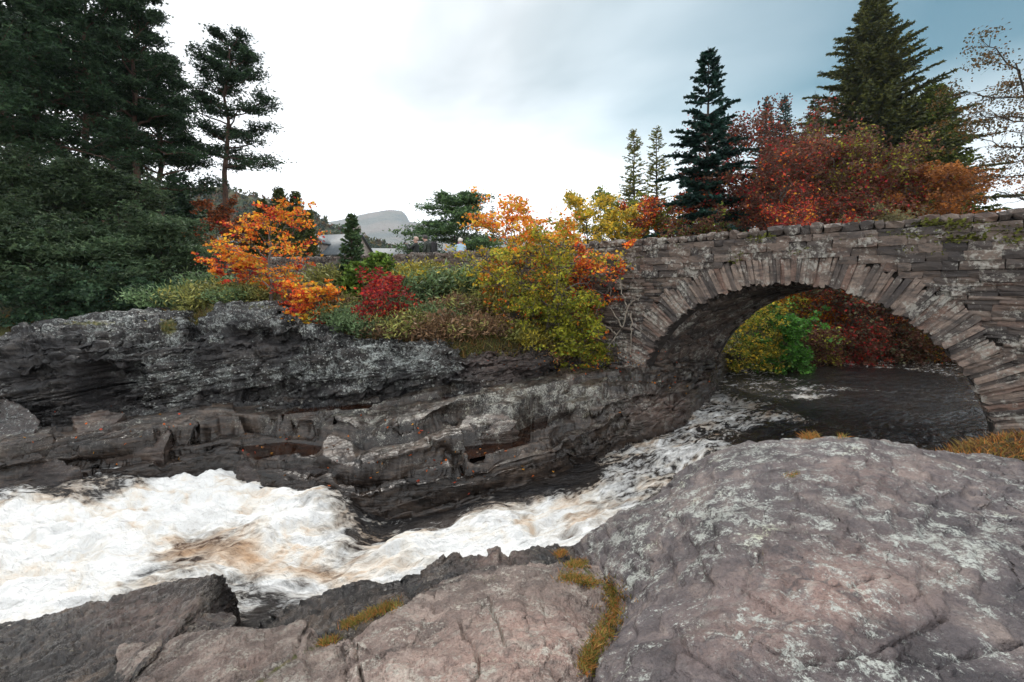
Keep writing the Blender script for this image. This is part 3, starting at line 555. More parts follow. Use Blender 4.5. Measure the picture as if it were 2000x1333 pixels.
LEV = [(1850, 712, .02), (1700, 730, .02), (1700, 770, 0), (1900, 860, 0), (1500, 800, 0), (1420, 760, .0), (1380, 800, -.04), (1300, 862, -.15), (1400, 866, -.1), (1200, 915, -.28), (1290, 940, -.3), (1100, 955, -.42), (1000, 1005, -.5), (900, 1080, -.62), (860, 1020, -.62), (760, 1030, -.85), (740, 1110, -.78), (670, 985, -.50), (600, 955, -.46), (640, 1020, -.62), (560, 1000, -.55), (500, 950, -.52), (450, 925, -.40), (400, 960, -.6), (300, 940, -.52), (150, 945, -.52), (0, 965, -.7), (220, 915, -.36), (60, 930, -.45), (350, 915, -.40), (100, 1030, -.85), (300, 1000, -.72), (500, 1060, -.75), (600, 1120, -.88), (330, 1080, -.85), (200, 1120, -.95), (50, 1150, -1.05), (0, 1210, -1.15), (500, 1190, -.95), (560, 1150, -.92), (-300, 1050, -1.2), (-300, 1200, -1.35), (2200, 800, 0.02)]
lp = np.array([at_z(*q) for q in LEV])
FOAM = [(100, 1050, 1), (300, 1000, .95), (400, 955, .95), (432, 925, .9), (500, 1000, .95), (600, 985, .8), (640, 1040, .85), (650, 985, .55), (200, 1085, .95), (50, 1120, 1), (100, 1160, 1), (0, 1060, 1), (0, 1190, .9), (-200, 1050, 1), (-200, 1150, .9), (500, 1080, .78), (600, 1075, .85), (640, 1115, .62), (700, 1100, .6), (750, 1095, 1), (800, 1060, 1), (780, 1120, .95), (860, 1060, 1), (900, 1035, .95), (950, 1010, .85), (1000, 1025, .92), (1050, 1000, .85), (1100, 1005, .8), (1150, 985, .7), (1200, 965, .62), (1250, 935, .55), (1290, 905, .52), (1240, 900, .42), (1330, 880, .5), (1400, 830, .55), (1380, 860, .45), (1430, 785, .48), (1440, 840, .3),
        (705, 1020, .22), (735, 1040, .3), (685, 975, .25), (715, 1000, .15), (650, 955, .3), (1000, 955, .15), (1100, 930, .15), (900, 995, .12), (830, 1010, .08), (960, 975, .2), (500, 1190, .12), (560, 1165, .36), (390, 1085, .60), (440, 1065, .66), (340, 1105, .52), (1300, 950, .3), (1500, 850, .1), (1600, 800, .0), (1700, 740, .0), (1900, 860, .1), (1500, 780, .3), (1460, 800, .42), (1470, 760, .3), (1800, 800, .05), (150, 935, .08), (50, 955, .1), (300, 925, .22), (250, 960, .4), (0, 980, .5), (640, 1140, .4), (480, 1140, .5), (2200, 800, 0)]
fq = []
for x, y, v in FOAM:
    z = -.05 if x > 1350 else np.interp(x, [-300, 0, 700, 1000, 1350], [-1.1, -.85, -.7, -.5, -.1]); fq.append((*at_z(x, y, z), v))
fq = np.array(fq)
def nw(x, y, px, py, val, w0):
    num = np.zeros(x.shape); den = np.zeros(x.shape) + 1e-9
    for a, b, v in zip(px, py, val):
        w = w0 * (0.6 + 0.06 * b) if np.isscalar(w0) else w0
        k = np.exp(-((x - a) ** 2 + (y - b) ** 2) / w ** 2) + 1e-7 / (0.1 + (x - a) ** 2 + (y - b) ** 2); num += k * v; den += k
    return num / den
def _axis(parts): return np.concatenate([np.linspace(a, b, n, endpoint=False) for a, b, n in parts])
gx = _axis([(-40, -11, 40), (-11, 9, 560), (9, 20, 130), (20, 60, 60)]); gy = _axis([(2.5, 4.2, 10), (4.2, 12, 330), (12, 24, 130), (24, 45, 40)])
X, Y = np.meshgrid(gx, gy); x, y = X.ravel(), Y.ravel()
zl = nw(x, y, lp[:, 0], lp[:, 1], lp[:, 2], 0.62); fm = nw(x, y, fq[:, 0], fq[:, 1], fq[:, 3], 0.42)
fs, fd_ = river_sd(x, y)
px_, py_ = to_px(np.stack([x, y, zl], -1))
fm = np.maximum(fm, 0.75 * blob(px_, py_, 1572, 775, 34, 9)); fm = np.maximum(fm, 0.5 * blob(px_, py_, 1615, 772, 30, 6))
fm *= sstep(60, 20, x)
FV = np.stack([fs * 0.55, fd_ * 1.5, fs * 0], -1)
turb = fm * 0.85 + 0.15
zz_ = zl + turb * (0.15 * fbm(np.stack([fs * 0.8, fd_ * 1.3, fs * 0], -1), 3, 81) + 0.17 * fbm(FV * np.array([2.6, 2.4, 1]), 4, 83, 0.6) + 0.085 * fbm(FV * np.array([7, 6.5, 1]), 3, 84, 0.6)) + 0.010 * fbm(FV * 3.5, 3, 85)
# the smooth tongue curling over the drop and the boil below it
zz_ += 0.20 * blob(px_, py_, 640, 985, 70, 32) - 0.16 * blob(px_, py_, 742, 1048, 48, 26) + 0.14 * blob(px_, py_, 800, 1075, 60, 28) + 0.10 * blob(px_, py_, 430, 930, 28, 18) + 0.12 * blob(px_, py_, 540, 960, 40, 20)
me = mesh_np('river', np.stack([x, y, zz_], -1), grid_faces(len(gx), len(gy)))
fattr(me, 'foam', np.clip(fm, 0, 1)); fattr(me, 'tea', np.clip((.35 + .9 * np.clip(fbm(FV * 2.5, 3, 87) + .2, 0, 1)) * (.8 * blob(px_, py_, 420, 1075, 110, 34) + .7 * blob(px_, py_, 640, 1110, 100, 34)) + .5 * blob(px_, py_, 1120, 1020, 90, 30) + .4 * blob(px_, py_, 980, 1040, 90, 25) + .04 * fm, 0, 1)); fattr(me, 'flow_s', fs); fattr(me, 'flow_d', fd_)
M = Mat('river water')
cv = M.n('ShaderNodeCombineXYZ'); M.put(M.attr('flow_s'), cv.inputs[0]); M.put(M.attr('flow_d'), cv.inputs[1]); fv = cv.outputs[0]
def fl(sx, sy): return M.pos((sx, sy, 1), src=fv)
wob = M.noise(1.1, 4, 0.6, fl(0.7, 1.2)); silk = M.noise(1.0, 7, 0.6, fl(1.3, 3.0), 2.2); strand = M.noise(1.0, 6, 0.62, fl(3.2, 8.0), 2.0); speck = M.noise(1.0, 4, 0.7, fl(14, 26), 0.5)
t = M.math('ADD', M.math('MULTIPLY', wob, 0.35), M.math('ADD', M.math('MULTIPLY', silk, 0.55), M.math('MULTIPLY', strand, 0.35)))
t = M.math('ADD', M.math('MULTIPLY', M.math('SUBTRACT', t, 0.625), 2.1), M.math('MULTIPLY', M.math('SUBTRACT', speck, 0.5), 0.12))
t = M.math('ADD', t, M.attr('foam'))
ff = M.ramp(t, [(0.34, 0.0), (0.52, 0.5), (0.80, 1.0)])
fc = M.ramp(M.math('SUBTRACT', M.math('ADD', M.math('MULTIPLY', M.noise(1.0, 5, 0.6, fl(0.9, 1.8), 1.4), 0.8), M.math('MULTIPLY', t, 0.15)), M.math('MULTIPLY', M.attr('tea'), 0.22)), [(0.26, (0.52, 0.34, 0.21)), (0.38, (0.66, 0.54, 0.43)), (0.46, (0.74, 0.70, 0.64)), (0.54, (0.80, 0.80, 0.79))])
wc_ = M.ramp(M.noise(1.0, 4, 0.6, fl(0.5, 1.5)), [(0.35, (0.005, 0.006, 0.008)), (0.65, (0.018, 0.013, 0.010))])
wc_ = M.mix(M.math('MULTIPLY', M.attr('tea'), 0.8), wc_, (0.16, 0.075, 0.035))
hb = M.bump(M.math('ADD', M.noise(1.0, 5, 0.55, fl(1.6, 2.6), 1.5), M.math('MULTIPLY', strand, 0.25)), 0.8, 0.22); hb = M.bump(M.noise(1.0, 4, 0.6, fl(5, 9), 0.8), 0.55, 0.05, hb)
M_WATER = M.set(color=M.mix(ff, wc_, fc), rough=M.math('ADD', 0.08, M.math('MULTIPLY', ff, 0.62)), normal=hb, spec=0.5, ior=1.33)
struct(obj('river', me, M_WATER))
M = Mat('pool water'); M_POOL = M.set(color=M.ramp(M.noise(5, 4), [(0.35, (0.008, 0.004, 0.003)), (0.65, (0.030, 0.012, 0.006))]), rough=0.05, ior=1.33, normal=M.bump(M.noise(9, 3), 0.15, 0.01))
for poly, lv in POOLS:
    c = np.array([at_z(a, b, lv) for a, b in poly]); cen = c.mean(0); c = cen + (c - cen) * 1.02; c[:, 2] = lv
    o = obj('rock_pool', mesh_np('rock_pool', c, np.arange(len(c))[None]), M_POOL); struct(o)

# grassy mound at the foot of the right pier
_u, _v = np.meshgrid(np.linspace(-1, 1, 60), np.linspace(-1, 1, 50)); _r = np.hypot(_u, _v)
P = np.stack([8.35 + _u * 1.9, 7.25 + _v * 1.0, .15 + .62 * (1 - sstep(0, 1.05, _r)) + .0 * _u], -1).reshape(-1, 3); P[:, 2] += .10 * fbm(P * 2.2, 4, 471) - .5 * sstep(.75, 1.2, _r.ravel())
MOUND = P[_r.ravel() < .95].copy()
struct(obj('river_bank', mesh_np('river_bank', P, grid_faces(60, 50)), M_SOIL))
# ------------------------------------------------------------------ ground sheet, hills, haze
_clx = np.array([(a - 1000) / F * d for a, _, _, _, d in CL]); _cly = np.array([d for *_, d in CL]) + 0.9
def ground_z(x, y):
    s, d = river_sd(x, y)
    cl = np.interp(x, np.concatenate([[-60], _clx, [4.5]]), np.concatenate([[12], _cly, [14.5]]))
    far = sstep(0.2, 1.4, y - cl) * (2.0 + 1.0 * sstep(0, 6, y - cl) + 0.75 * sstep(6, 12, y - cl) + 1.2 * sstep(12, 26, y - cl)) + 2.2 * sstep(0.2, 1.4, y - cl)
    z = -2.2 + far
    up = sstep(4.0, 7.0, x - (y - 14) * 0.2)                        # upstream of the bridge: the river cuts the ground back
    hw = np.interp(s, [0, 40, 55, 62, 120], [5.5, 4.6, 4.2, 3.5, 3.0])
    bankf = np.where(d > 0, -1.2 + 2.2 * sstep(0.3, 2.0, np.abs(d) - hw) + 3.5 * sstep(2, 12, np.abs(d) - hw), -1.2 + 1.7 * sstep(-1.0, 1.0, np.abs(d) - hw) + 2.6 * sstep(1.5, 8, np.abs(d) - hw))
    z = z * (1 - up) + bankf * up
    near = sstep(0.5, -2.0, d + hw * 0.5)                             # camera side
    z = np.where((d < 0) & (x < 9), -1.8 + 2.2 * sstep(2.0, 6.0, -d) * sstep(3, 1, y), z)
    r = np.hypot(x, y); z = z + sstep(60, 400, r) * 6 + 0.25 * fbm(np.stack([x * 0.3, y * 0.3, x * 0], -1), 3, 91) * sstep(14, 22, r)
    return z
def _sym(a, n, p): t = np.linspace(-1, 1, n); return np.sign(t) * np.abs(t) ** p * a
gx = np.unique(np.round(np.concatenate([np.linspace(-40, 40, 330), _sym(6000, 90, 3)]), 3)); gy = np.unique(np.round(np.concatenate([np.linspace(-8, 60, 290), _sym(6000, 90, 3)]), 3))
X, Y = np.meshgrid(gx, gy); x, y = X.ravel(), Y.ravel()
M_GROUND = Mat('leaf strewn ground')
_n = M_GROUND.noise(2.2, 6, 0.7); _f = M_GROUND.noise(0.05, 4)
_c = M_GROUND.mix(M_GROUND.ramp(_f, [(0.4, 0.0), (0.6, 1.0)]), M_GROUND.ramp(_n, [(0.3, (0.035, 0.028, 0.012)), (0.5, (0.12, 0.06, 0.02)), (0.7, (0.07, 0.075, 0.02))]), M_GROUND.ramp(_n, [(0.3, (0.04, 0.05, 0.015)), (0.7, (0.10, 0.10, 0.03))]))
M_GROUND = M_GROUND.set(color=_c, rough=0.95, normal=M_GROUND.bump(M_GROUND.noise(14, 5, 0.7), 0.8, 0.06))
struct(obj('ground', mesh_np('ground', np.stack([x, y, ground_z(x, y)], -1), grid_faces(len(gx), len(gy))), M_GROUND))

# far mountain with a craggy top, moorland ridge, and the wooded hill on the left
RIDGE = {}
def ridge(name, profile, D, depth, mat, seed, rough, nu=260, nv=70, front=0.75):
    """profile: (px, py) skyline points seen at distance D; slopes fall towards and away from the viewer"""
    pr = np.array(profile, float); px = np.linspace(pr[0, 0], pr[-1, 0], nu); py = pchip(pr[:, 0], pr[:, 1], px)
    H = EYE + (HY - py) / F * D; xx = (px - 1000) / F * D; v = np.linspace(-1, 0.8, nv)
    P = np.zeros((nv, nu, 3))
    for j, t in enumerate(v):
        k = (1 - abs(t)) ** (1.0 if t < 0 else 1.3); kk = k * (1 - 0.22 * math.sin(math.pi * k))
        P[j, :, 0] = xx * (1 + t * depth / D * 0.6); P[j, :, 1] = D + t * depth; P[j, :, 2] = 6 + (H - 6) * kk
    Q = P.reshape(-1, 3); w = np.repeat(1 - np.abs(np.linspace(-1, 0.8, nv)) * 0.0, nu)
    sc = 1.0 / (depth * 0.16)
    n = fbm(Q * sc, 5, seed, 0.55); edge = np.repeat(np.minimum(1, np.abs(v) * 3 + 0.12), nu)
    Q[:, 2] += n * rough * edge * np.clip((Q[:, 2] - 6) / (rough * 2), 0, 1)
    o_ = struct(obj(name, mesh_np(name, Q, grid_faces(nu, nv)), mat)); o_.pass_index = 0; RIDGE[name + str(D)] = Q.reshape(nv, nu, 3); return o_
M = Mat('moorland'); _n = M.noise(0.0022, 8, 0.68, M.pos((1, 0.6, 2.2)), 0.8)
M_MOOR = M.set(color=M.ramp(_n, [(0.32, (0.035, 0.045, 0.035)), (0.46, (0.10, 0.09, 0.055)), (0.56, (0.17, 0.12, 0.085)), (0.70, (0.12, 0.13, 0.07))]), rough=0.95, normal=M.bump(M.noise(0.012, 6, 0.7), 0.9, 25))
M = Mat('wooded slope'); _n = M.noise(0.055, 6, 0.7); _v = M.voro(0.16)
M_WOODED = M.set(color=M.mix(M.ramp(_v, [(0.1, 0.75), (0.7, 0.0)]), M.ramp(_n, [(0.34, (0.022, 0.04, 0.02)), (0.5, (0.05, 0.07, 0.025)), (0.6, (0.13, 0.085, 0.025)), (0.72, (0.075, 0.085, 0.03))]), (0.085, 0.10, 0.045)), rough=0.95, normal=M.bump(_v, 1.0, 5))
ridge('mountain', [(380, 468), (520, 452), (600, 436), (650, 431), (690, 422), (735, 412), (765, 408), (782, 409), (795, 420), (800, 430), (828, 434), (880, 452), (960, 462), (1060, 458), (1150, 468), (1300, 480), (1500, 492)], 3600, 1500, M_MOOR, 101, 60, 340, 90)
ridge('hill', [(300, 380), (420, 362), (480, 378), (560, 398), (620, 424), (660, 446), (720, 468), (800, 492), (900, 510)], 420, 170, M_WOODED, 103, 10)
ridge('hill', [(-900, 300), (-300, 330), (100, 350), (330, 372), (450, 420), (540, 470)], 320, 140, M_WOODED, 104, 9)
ridge('hill', [(1000, 505), (1150, 478), (1400, 470), (1700, 450), (2100, 430), (2700, 400), (3400, 420)], 900, 300, M_WOODED, 105, 12)
hz = box_mesh('haze', -7000, 7000, -400, 5600, -4.0, 900.0)
M = bpy.data.materials.new('valley air'); M.use_nodes = True; _t = M.node_tree; _t.nodes.clear()
pv = _t.nodes.new('ShaderNodeVolumePrincipled'); pv.inputs['Color'].default_value = (0.74, 0.86, 1.0, 1); pv.inputs['Density'].default_value = 0.00012; pv.inputs['Anisotropy'].default_value = 0.2
_o = _t.nodes.new('ShaderNodeOutputMaterial'); _t.links.new(pv.outputs[0], _o.inputs['Volume'])
HAZE = obj('haze', hz, M); tag(HAZE, kind='stuff')
HAZE['label'] = 'thin pale valley haze'; HAZE['category'] = 'haze'
# ------------------------------------------------------------------ bridge and wall
KL = math.hypot(1, 0.72); E2 = np.array([1, -0.72]) / KL; N2 = np.array([0.72, 1]) / KL
ARC_S, ARC_Z, ARC_R = 7.99, -0.31, 3.62; TOPZ, ROADZ = 4.68, 3.72
SKEW = np.array([math.sin(R(54)), math.cos(R(54))]); DEEP = 4.0
_far = np.array([(1.62, 14.43), (0, 15.45), (-1.95, 16.5), (-4.6, 17.7), (-7.5, 18.6), (-11, 19.4), (-16, 20.1), (-22, 20.6)])
_fs = np.concatenate([[0], np.cumsum(np.hypot(*np.diff(_far, axis=0).T))]); _fsq = np.linspace(0, _fs[-1], 120); _ff = pchip(_fs, _far, _fsq)
def path(s):
    """bridge face line: point, tangent (to the right), normal (away from the viewer)"""
    if s >= 2.0: return np.array([0, 15.6]) + s * E2, E2, N2
    q = np.array([np.interp(2.0 - s, _fsq, _ff[:, k]) for k in (0, 1)]); q2 = np.array([np.interp(2.0 - s + 0.25, _fsq, _ff[:, k]) for k in (0, 1)])
    t = q - q2; t /= np.linalg.norm(t); return q, t, np.array([-t[1], t[0]])
def on_face(s, dn, z): p, t, n = path(s); return np.array([p[0] + n[0] * dn, p[1] + n[1] * dn, z])

M = Mat('weathered bridge stone')
_oi = M.n('ShaderNodeObjectInfo').outputs['Random']; _tone = M.math('ADD', _oi, M.attr('tone'))
_tone = M.math('FRACT', _tone)
_b = M.pos((1, 1, 3)); _n1 = M.noise(3.0, 6, 0.65, _b); _n2 = M.noise(18, 5, 0.7)
_c = M.ramp(_tone, [(0.0, (0.045, 0.038, 0.036)), (0.30, (0.095, 0.076, 0.066)), (0.55, (0.15, 0.112, 0.092)), (0.78, (0.20, 0.155, 0.128)), (1.0, (0.13, 0.078, 0.06))])
_c = M.mix(M.ramp(_n1, [(0.36, 0.75), (0.56, 0.0)]), _c, (0.040, 0.036, 0.036))
_li = M.math('ADD', M.math('MULTIPLY', M.noise(2.1, 4, 0.6), 0.5), M.math('MULTIPLY', M.noise(13, 5, 0.75), 0.5))
_c = M.mix(M.ramp(_li, [(0.525, 0.0), (0.58, 0.8)]), _c, (0.40, 0.385, 0.345))
_c = M.mix(M.ramp(_n2, [(0.3, 0.5), (0.5, 0.0)]), _c, (0.03, 0.026, 0.026))
M_STONE = M.set(color=_c, rough=0.85, normal=M.bump(M.math('ADD', _n2, M.math('MULTIPLY', _n1, 0.6)), 0.7, 0.025))
def lighter(m, k):
    c = m.copy(); c.name = 'arch ring stone'
    for n in c.node_tree.nodes:
        if n.type == 'VALTORGB' and len(n.color_ramp.elements) == 5:
            for e in n.color_ramp.elements: e.color = tuple(min(1, q * k) for q in e.color[:3]) + (1,)
    return c
M_RING = lighter(M_STONE, 1.45)
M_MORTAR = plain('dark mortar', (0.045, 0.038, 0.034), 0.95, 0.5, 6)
M_ROAD = plain('worn asphalt', (0.06, 0.06, 0.062), 0.9, 0.2, 3)
M_MOSS = plain('moss tuft', (0.12, 0.13, 0.02), 0.95, 0.5, 25)

rs = random.Random(7)
def rough_box(name, seed, jit=0.055, rnd=0.05):
    r = random.Random(seed); bm = bmesh.new(); bmesh.ops.create_cube(bm, size=1.0); bmesh.ops.subdivide_edges(bm, edges=bm.edges[:], cuts=1, use_grid_fill=True)
    for v in bm.verts:
        c = v.co; k = sum(abs(x) > 0.4 for x in c)
        f = 1 - (rnd if k == 3 else rnd * 0.35 if k == 2 else 0)
        v.co = Vector((c.x * f + r.uniform(-jit, jit), c.y * f + r.uniform(-jit, jit), c.z * f + r.uniform(-jit, jit)))
    me = bpy.data.meshes.new(name); bm.to_mesh(me); bm.free(); me.materials.append(M_STONE); return me
STONE_V = [rough_box('stone_%d' % i, i) for i in range(14)]
COPE_V = [rough_box('coping_%d' % i, 40 + i, 0.09, 0.2) for i in range(10)]
VOUS_V = [rough_box('voussoir_%d' % i, 80 + i, 0.05, 0.05) for i in range(10)]
for _m in VOUS_V: _m.materials[0] = M_RING
def mtx(cen, ax, ay, az, dims):
    m = Matrix.Identity(4)
    for i, (v, d) in enumerate(zip((ax, ay, az), dims)):
        for k in range(3): m[k][i] = v[k] * d
    for k in range(3): m[k][3] = cen[k]
    return m
def place(name, me, m, parent):
    o = bpy.data.objects.new(name, me); col.objects.link(o); o.parent = parent; o.matrix_world = m; return o
def joined(name, items, parent):
    V, Fs, T = [], [], []; k = 0
    for me, m in items:
        co = np.empty(len(me.vertices) * 3, np.float32); me.vertices.foreach_get('co', co); co = co.reshape(-1, 3)
        A = np.array(m); V.append(co @ A[:3, :3].T + A[:3, 3]); 
        f = np.array([list(p.vertices) for p in me.polygons]) + k; Fs.append(f); T += [rs.random()] * len(f); k += len(co)
    me = mesh_np(name, np.concatenate(V), np.concatenate(Fs), False); fattr(me, 'tone', T, 'FACE')
    o = obj(name, me, M_STONE, parent); o['kind'] = 'stuff'; return o
bridge = empty('stone_bridge', (0, 0, 0)); tag(bridge, 'old rubble stone bridge with one wide round arch over the dark river', 'bridge')
roadwall = empty('parapet_wall', (0, 0, 0)); tag(roadwall, 'low mossy stone wall with upright coping running left from the bridge behind shrubs', 'wall')
def wall_strip(name, s0, s1, dn, zlo, ztop, parent, n=160, thick=0.34):
    ss = np.linspace(s0, s1, n); V = []
    for s in ss:
        for dd in (0, thick): V += [on_face(s, dn + dd, zlo(s)), on_face(s, dn + dd, ztop)]
    V = np.array(V); f = []
    for i in range(n - 1):
        a = i * 4; b = a + 4; f += [(a, b, b + 1, a + 1), (a + 1, b + 1, b + 3, a + 3), (a + 3, b + 3, b + 2, a + 2), (a + 2, b + 2, b, a)]
    return obj(name, mesh_np(name, V, np.array(f), False), M_MORTAR, parent)
def zlow(s, c=ARC_S, base=-0.6):
    d = abs(s - c); return ARC_Z + math.sqrt(ARC_R ** 2 - d * d) + 0.05 if d < ARC_R else base
wall_strip('spandrel_wall', 1.6, 19, 0.07, zlow, 4.5, bridge, 260)
wall_strip('far_spandrel_wall', 2.4, 19, 3.55, lambda s: zlow(s, ARC_S + 1.25), 4.6, bridge, 200)
# barrel under the arch
ph = np.linspace(R(-12), R(192), 60); V = []
for a in ph:
    for t in np.linspace(0.06, DEEP - 0.1, 5):
        rr = ARC_R + 0.05; s = ARC_S + rr * math.cos(a); p = np.array([0, 15.6]) + s * E2 + t * SKEW; V.append((p[0], p[1], ARC_Z + rr * math.sin(a)))
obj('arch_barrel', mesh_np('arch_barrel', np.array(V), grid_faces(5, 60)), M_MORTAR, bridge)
# voussoirs
a = R(176.0)
E3, N3 = np.array([*E2, 0]), np.array([*N2, 0]); UP = np.array([0, 0, 1.0])
while a > R(-4):
    w = rs.uniform(0.06, 0.125); da = w / ARC_R; am = a - da / 2; dep = 0.74 + rs.uniform(-0.10, 0.12)
    rad = math.cos(am) * E3 + math.sin(am) * UP; tan = math.sin(am) * E3 - math.cos(am) * UP
    rc = ARC_R + dep / 2 + rs.uniform(-0.03, 0.03); pr = rs.uniform(0.045, 0.085)
    c = np.array([0, 15.6, ARC_Z]) + ARC_S * E3 + rc * rad + N3 * (0.26 - pr)
    tan = tan + rad * rs.uniform(-0.05, 0.05)
    place('voussoir', rs.choice(VOUS_V), mtx(c, tan, N3, rad, (w * 1.08, 0.55, dep)), bridge); a -= da
# soffit stones on the side that shows
S3 = np.array([*SKEW, 0]); a = R(181)
while a > R(88):
    w = rs.uniform(0.12, 0.24); da = w / ARC_R; am = a - da / 2; t = 0.5
    rad = math.cos(am) * E3 + math.sin(am) * UP; tan = np.cross(rad, S3); tan /= np.linalg.norm(tan)
    while t < DEEP - 0.25:
        L = min(rs.uniform(0.4, 0.95), DEEP - 0.1 - t)
        c = np.array([0, 15.6, ARC_Z]) + ARC_S * E3 + (ARC_R + 0.09 - rs.uniform(0, 0.05)) * rad + S3 * (t + L / 2)
        place('soffit_stone', rs.choice(STONE_V), mtx(c, S3, tan, rad, (L * 0.98, w * 0.97, 0.2)), bridge); t += L
    a -= da
# coursed rubble of the spandrels and parapet
rub = []; z = -0.3
while z < 4.44:
    h = rs.uniform(0.07, 0.14) if z < 3.3 else rs.uniform(0.11, 0.22); h = min(h, 4.5 - z)
    if h < 0.07: break
    s = 1.5 + rs.uniform(0, 0.3)
    while s < 15.5:
        big = z > 2.6 and s > 11
        w = rs.uniform(0.3, 0.75) if big else rs.uniform(0.16, 0.5); sm, zm = s + w / 2, z + h / 2; s += w
        if math.hypot(sm - ARC_S, zm - ARC_Z) < ARC_R + 0.66: continue
        if sm < 5 and zm < 0.45: continue
        if 3.35 < sm < 4.05 and 3.02 < zm < 3.2: continue            # a stone has dropped out here
        pr = rs.uniform(0.02, 0.065) + (0.05 if zm > 3.62 else 0)
        if rs.random() < 0.06: pr += 0.06
        rub.append((w * h * (9.5 / (15.6 - 0.58 * sm)) ** 2 * (1 if sm < 12.9 else 0.01), rs.choice(STONE_V), mtx(on_face(sm, 0.20 - pr, zm), E3 + UP * rs.uniform(-.05, .05), N3, UP, (w * 1.03, 0.4, h * 1.05))))
    z += h
rub.sort(key=lambda q: -q[0])
for q in rub[:300]: place('rubble_stone', q[1], q[2], bridge)
joined('small_rubble', [(q[1], q[2]) for q in rub[300:]], bridge)
s = 1.7
while s < 16:
    w = rs.uniform(0.16, 0.42); h = rs.uniform(0.17, 0.27); p, t, n = path(s)
    place('coping_stone', rs.choice(COPE_V), mtx(on_face(s + w / 2, 0.22 + rs.uniform(-.03, .03), 4.46 + h / 2), np.array([*t, rs.uniform(-.06, .06)]), np.array([*n, 0]), UP, (w * 1.02, 0.52, h)), bridge); s += w
# moss and ferns rooted in the joints
def tuft_mesh(name, seed, n=60, L=0.09):
    g = np.random.default_rng(seed); d = g.normal(size=(n, 3)); d[:, 1] -= 1.2; d /= np.linalg.norm(d, axis=1)[:, None]; c = g.normal(size=(n, 3)) * [0.09, 0.02, 0.035]
    sd = np.cross(d, g.normal(size=(n, 3))); sd /= np.linalg.norm(sd, axis=1)[:, None]
    V = np.stack([c, c + d * L * 0.5 + sd * L * 0.22, c + d * L, c + d * L * 0.5 - sd * L * 0.22], 1).reshape(-1, 3)
    me = mesh_np(name, V, np.arange(4 * n).reshape(-1, 4), False); me.materials.append(M_MOSS); return me
TUFT = [tuft_mesh('moss_%d' % i, i) for i in range(5)]
for px, py, k in [(1475, 470, 1), (1488, 465, 1.2), (1435, 508, .9), (1450, 495, .9), (1590, 486, 1), (1745, 455, .9), (1760, 458, 1), (1785, 462, 1.1), (1805, 438, 1), (1815, 462, .8), (1850, 442, 1.2), (1870, 446, 1), (1838, 474, .8), (1860, 466, 1.2), (1880, 470, 1), (1895, 465, 1.2), (1920, 468, .9), (1985, 455, 1.2), (1970, 470, 1), (1700, 462, .8), (1650, 465, .8), (1722, 460, .8), (1820, 498, .9), (1765, 490, .8), (1560, 492, .9), (1670, 470, .7), (1330, 480, .8), (1250, 505, .8), (1222, 508, .7), (1900, 440, .8), (1940, 447, 1)]:
    D = 15.6 / (1 + 0.72 * (px - 1000) / F); q = at_d(px, py, D) - N3 * 0.03
    place('moss_tuft', rs.choice(TUFT), mtx(q, E3, N3, UP, (k * 1.3, k, k)), bridge)
# wall to the left with upright coping
wall_strip('wall_core', -21, 1.6, 0.07, lambda s: 2.6, 4.42, roadwall, 120, 0.3)
st = []; z = 3.1
while z < 4.40:
    h = min(rs.uniform(0.12, 0.2), 4.45 - z); s = -14.0
    if h < 0.07: break
    while s < 1.6:
        w = rs.uniform(0.22, 0.55); sm = s + w / 2; p, t, n = path(sm); s += w
        st.append((sm, rs.choice(STONE_V), mtx(on_face(sm, 0.18 - rs.uniform(0, .06), z + h / 2), np.array([*t, 0]), np.array([*n, 0]), UP, (w * .98, .36, h * .96))))
    z += h
st.sort(key=lambda q: -q[0])
for q in st[:300]: place('rubble_stone', q[1], q[2], roadwall)
if len(st) > 300: joined('small_rubble', [(q[1], q[2]) for q in st[300:]], roadwall)
s = -14.0
while s < 1.6:
    w = rs.uniform(0.07, 0.15); h = rs.uniform(0.2, 0.3); p, t, n = path(s)
    place('coping_stone', rs.choice(COPE_V), mtx(on_face(s + w / 2, 0.2, 4.40 + h / 2), np.array([*t, rs.uniform(-.1, .1)]), np.array([*n, 0]), UP, (w * 1.05, 0.46, h)), roadwall); s += w
# road deck
ss = np.linspace(-21.5, 22, 140); V = np.array([on_face(s, d, ROADZ) for s in ss for d in (0.35, 3.6)])
V2 = V - np.array([0, 0, 0.25]); n = len(ss); f = [(2 * i, 2 * i + 2, 2 * i + 3, 2 * i + 1) for i in range(n - 1)]
struct(obj('road', mesh_np('road', V, np.array(f), False), M_ROAD))
bpy.context.view_layer.update()
# ------------------------------------------------------------------ plants
def leaf_material(name, trans=0.35, rough=0.6):
    M = Mat(name); c = M.attr('Col', 'Color'); oi = M.n('ShaderNodeObjectInfo').outputs['Random']
    n = M.noise(1.3, 3); c = M.mix(0.5, c, M.mix(1.0, c, M.ramp(n, [(0.3, 0.55), (0.7, 1.45)]), 'MULTIPLY'))
    M.set(color=c, rough=rough, spec=0.25)
    tr = M.n('ShaderNodeBsdfTranslucent'); M.put(c, tr.inputs[0]); mx = M.n('ShaderNodeMixShader'); mx.inputs[0].default_value = trans
    M.t.links.new(M.b.outputs[0], mx.inputs[1]); M.t.links.new(tr.outputs[0], mx.inputs[2]); M.t.links.new(mx.outputs[0], M.out.inputs[0])
    return M.m
M_LEAF = leaf_material('autumn leaves', 0.4); M_NEEDLE = leaf_material('conifer needles', 0.15, 0.55); M_GRASS = leaf_material('grass blades', 0.3)
def bark(name, a, b, sc=9):
    M = Mat(name); n = M.noise(sc, 5, 0.65, M.pos((1, 1, 0.25))); return M.set(color=M.ramp(n, [(0.32, a), (0.66, b)]), rough=0.9, normal=M.bump(n, 0.8, 0.03))
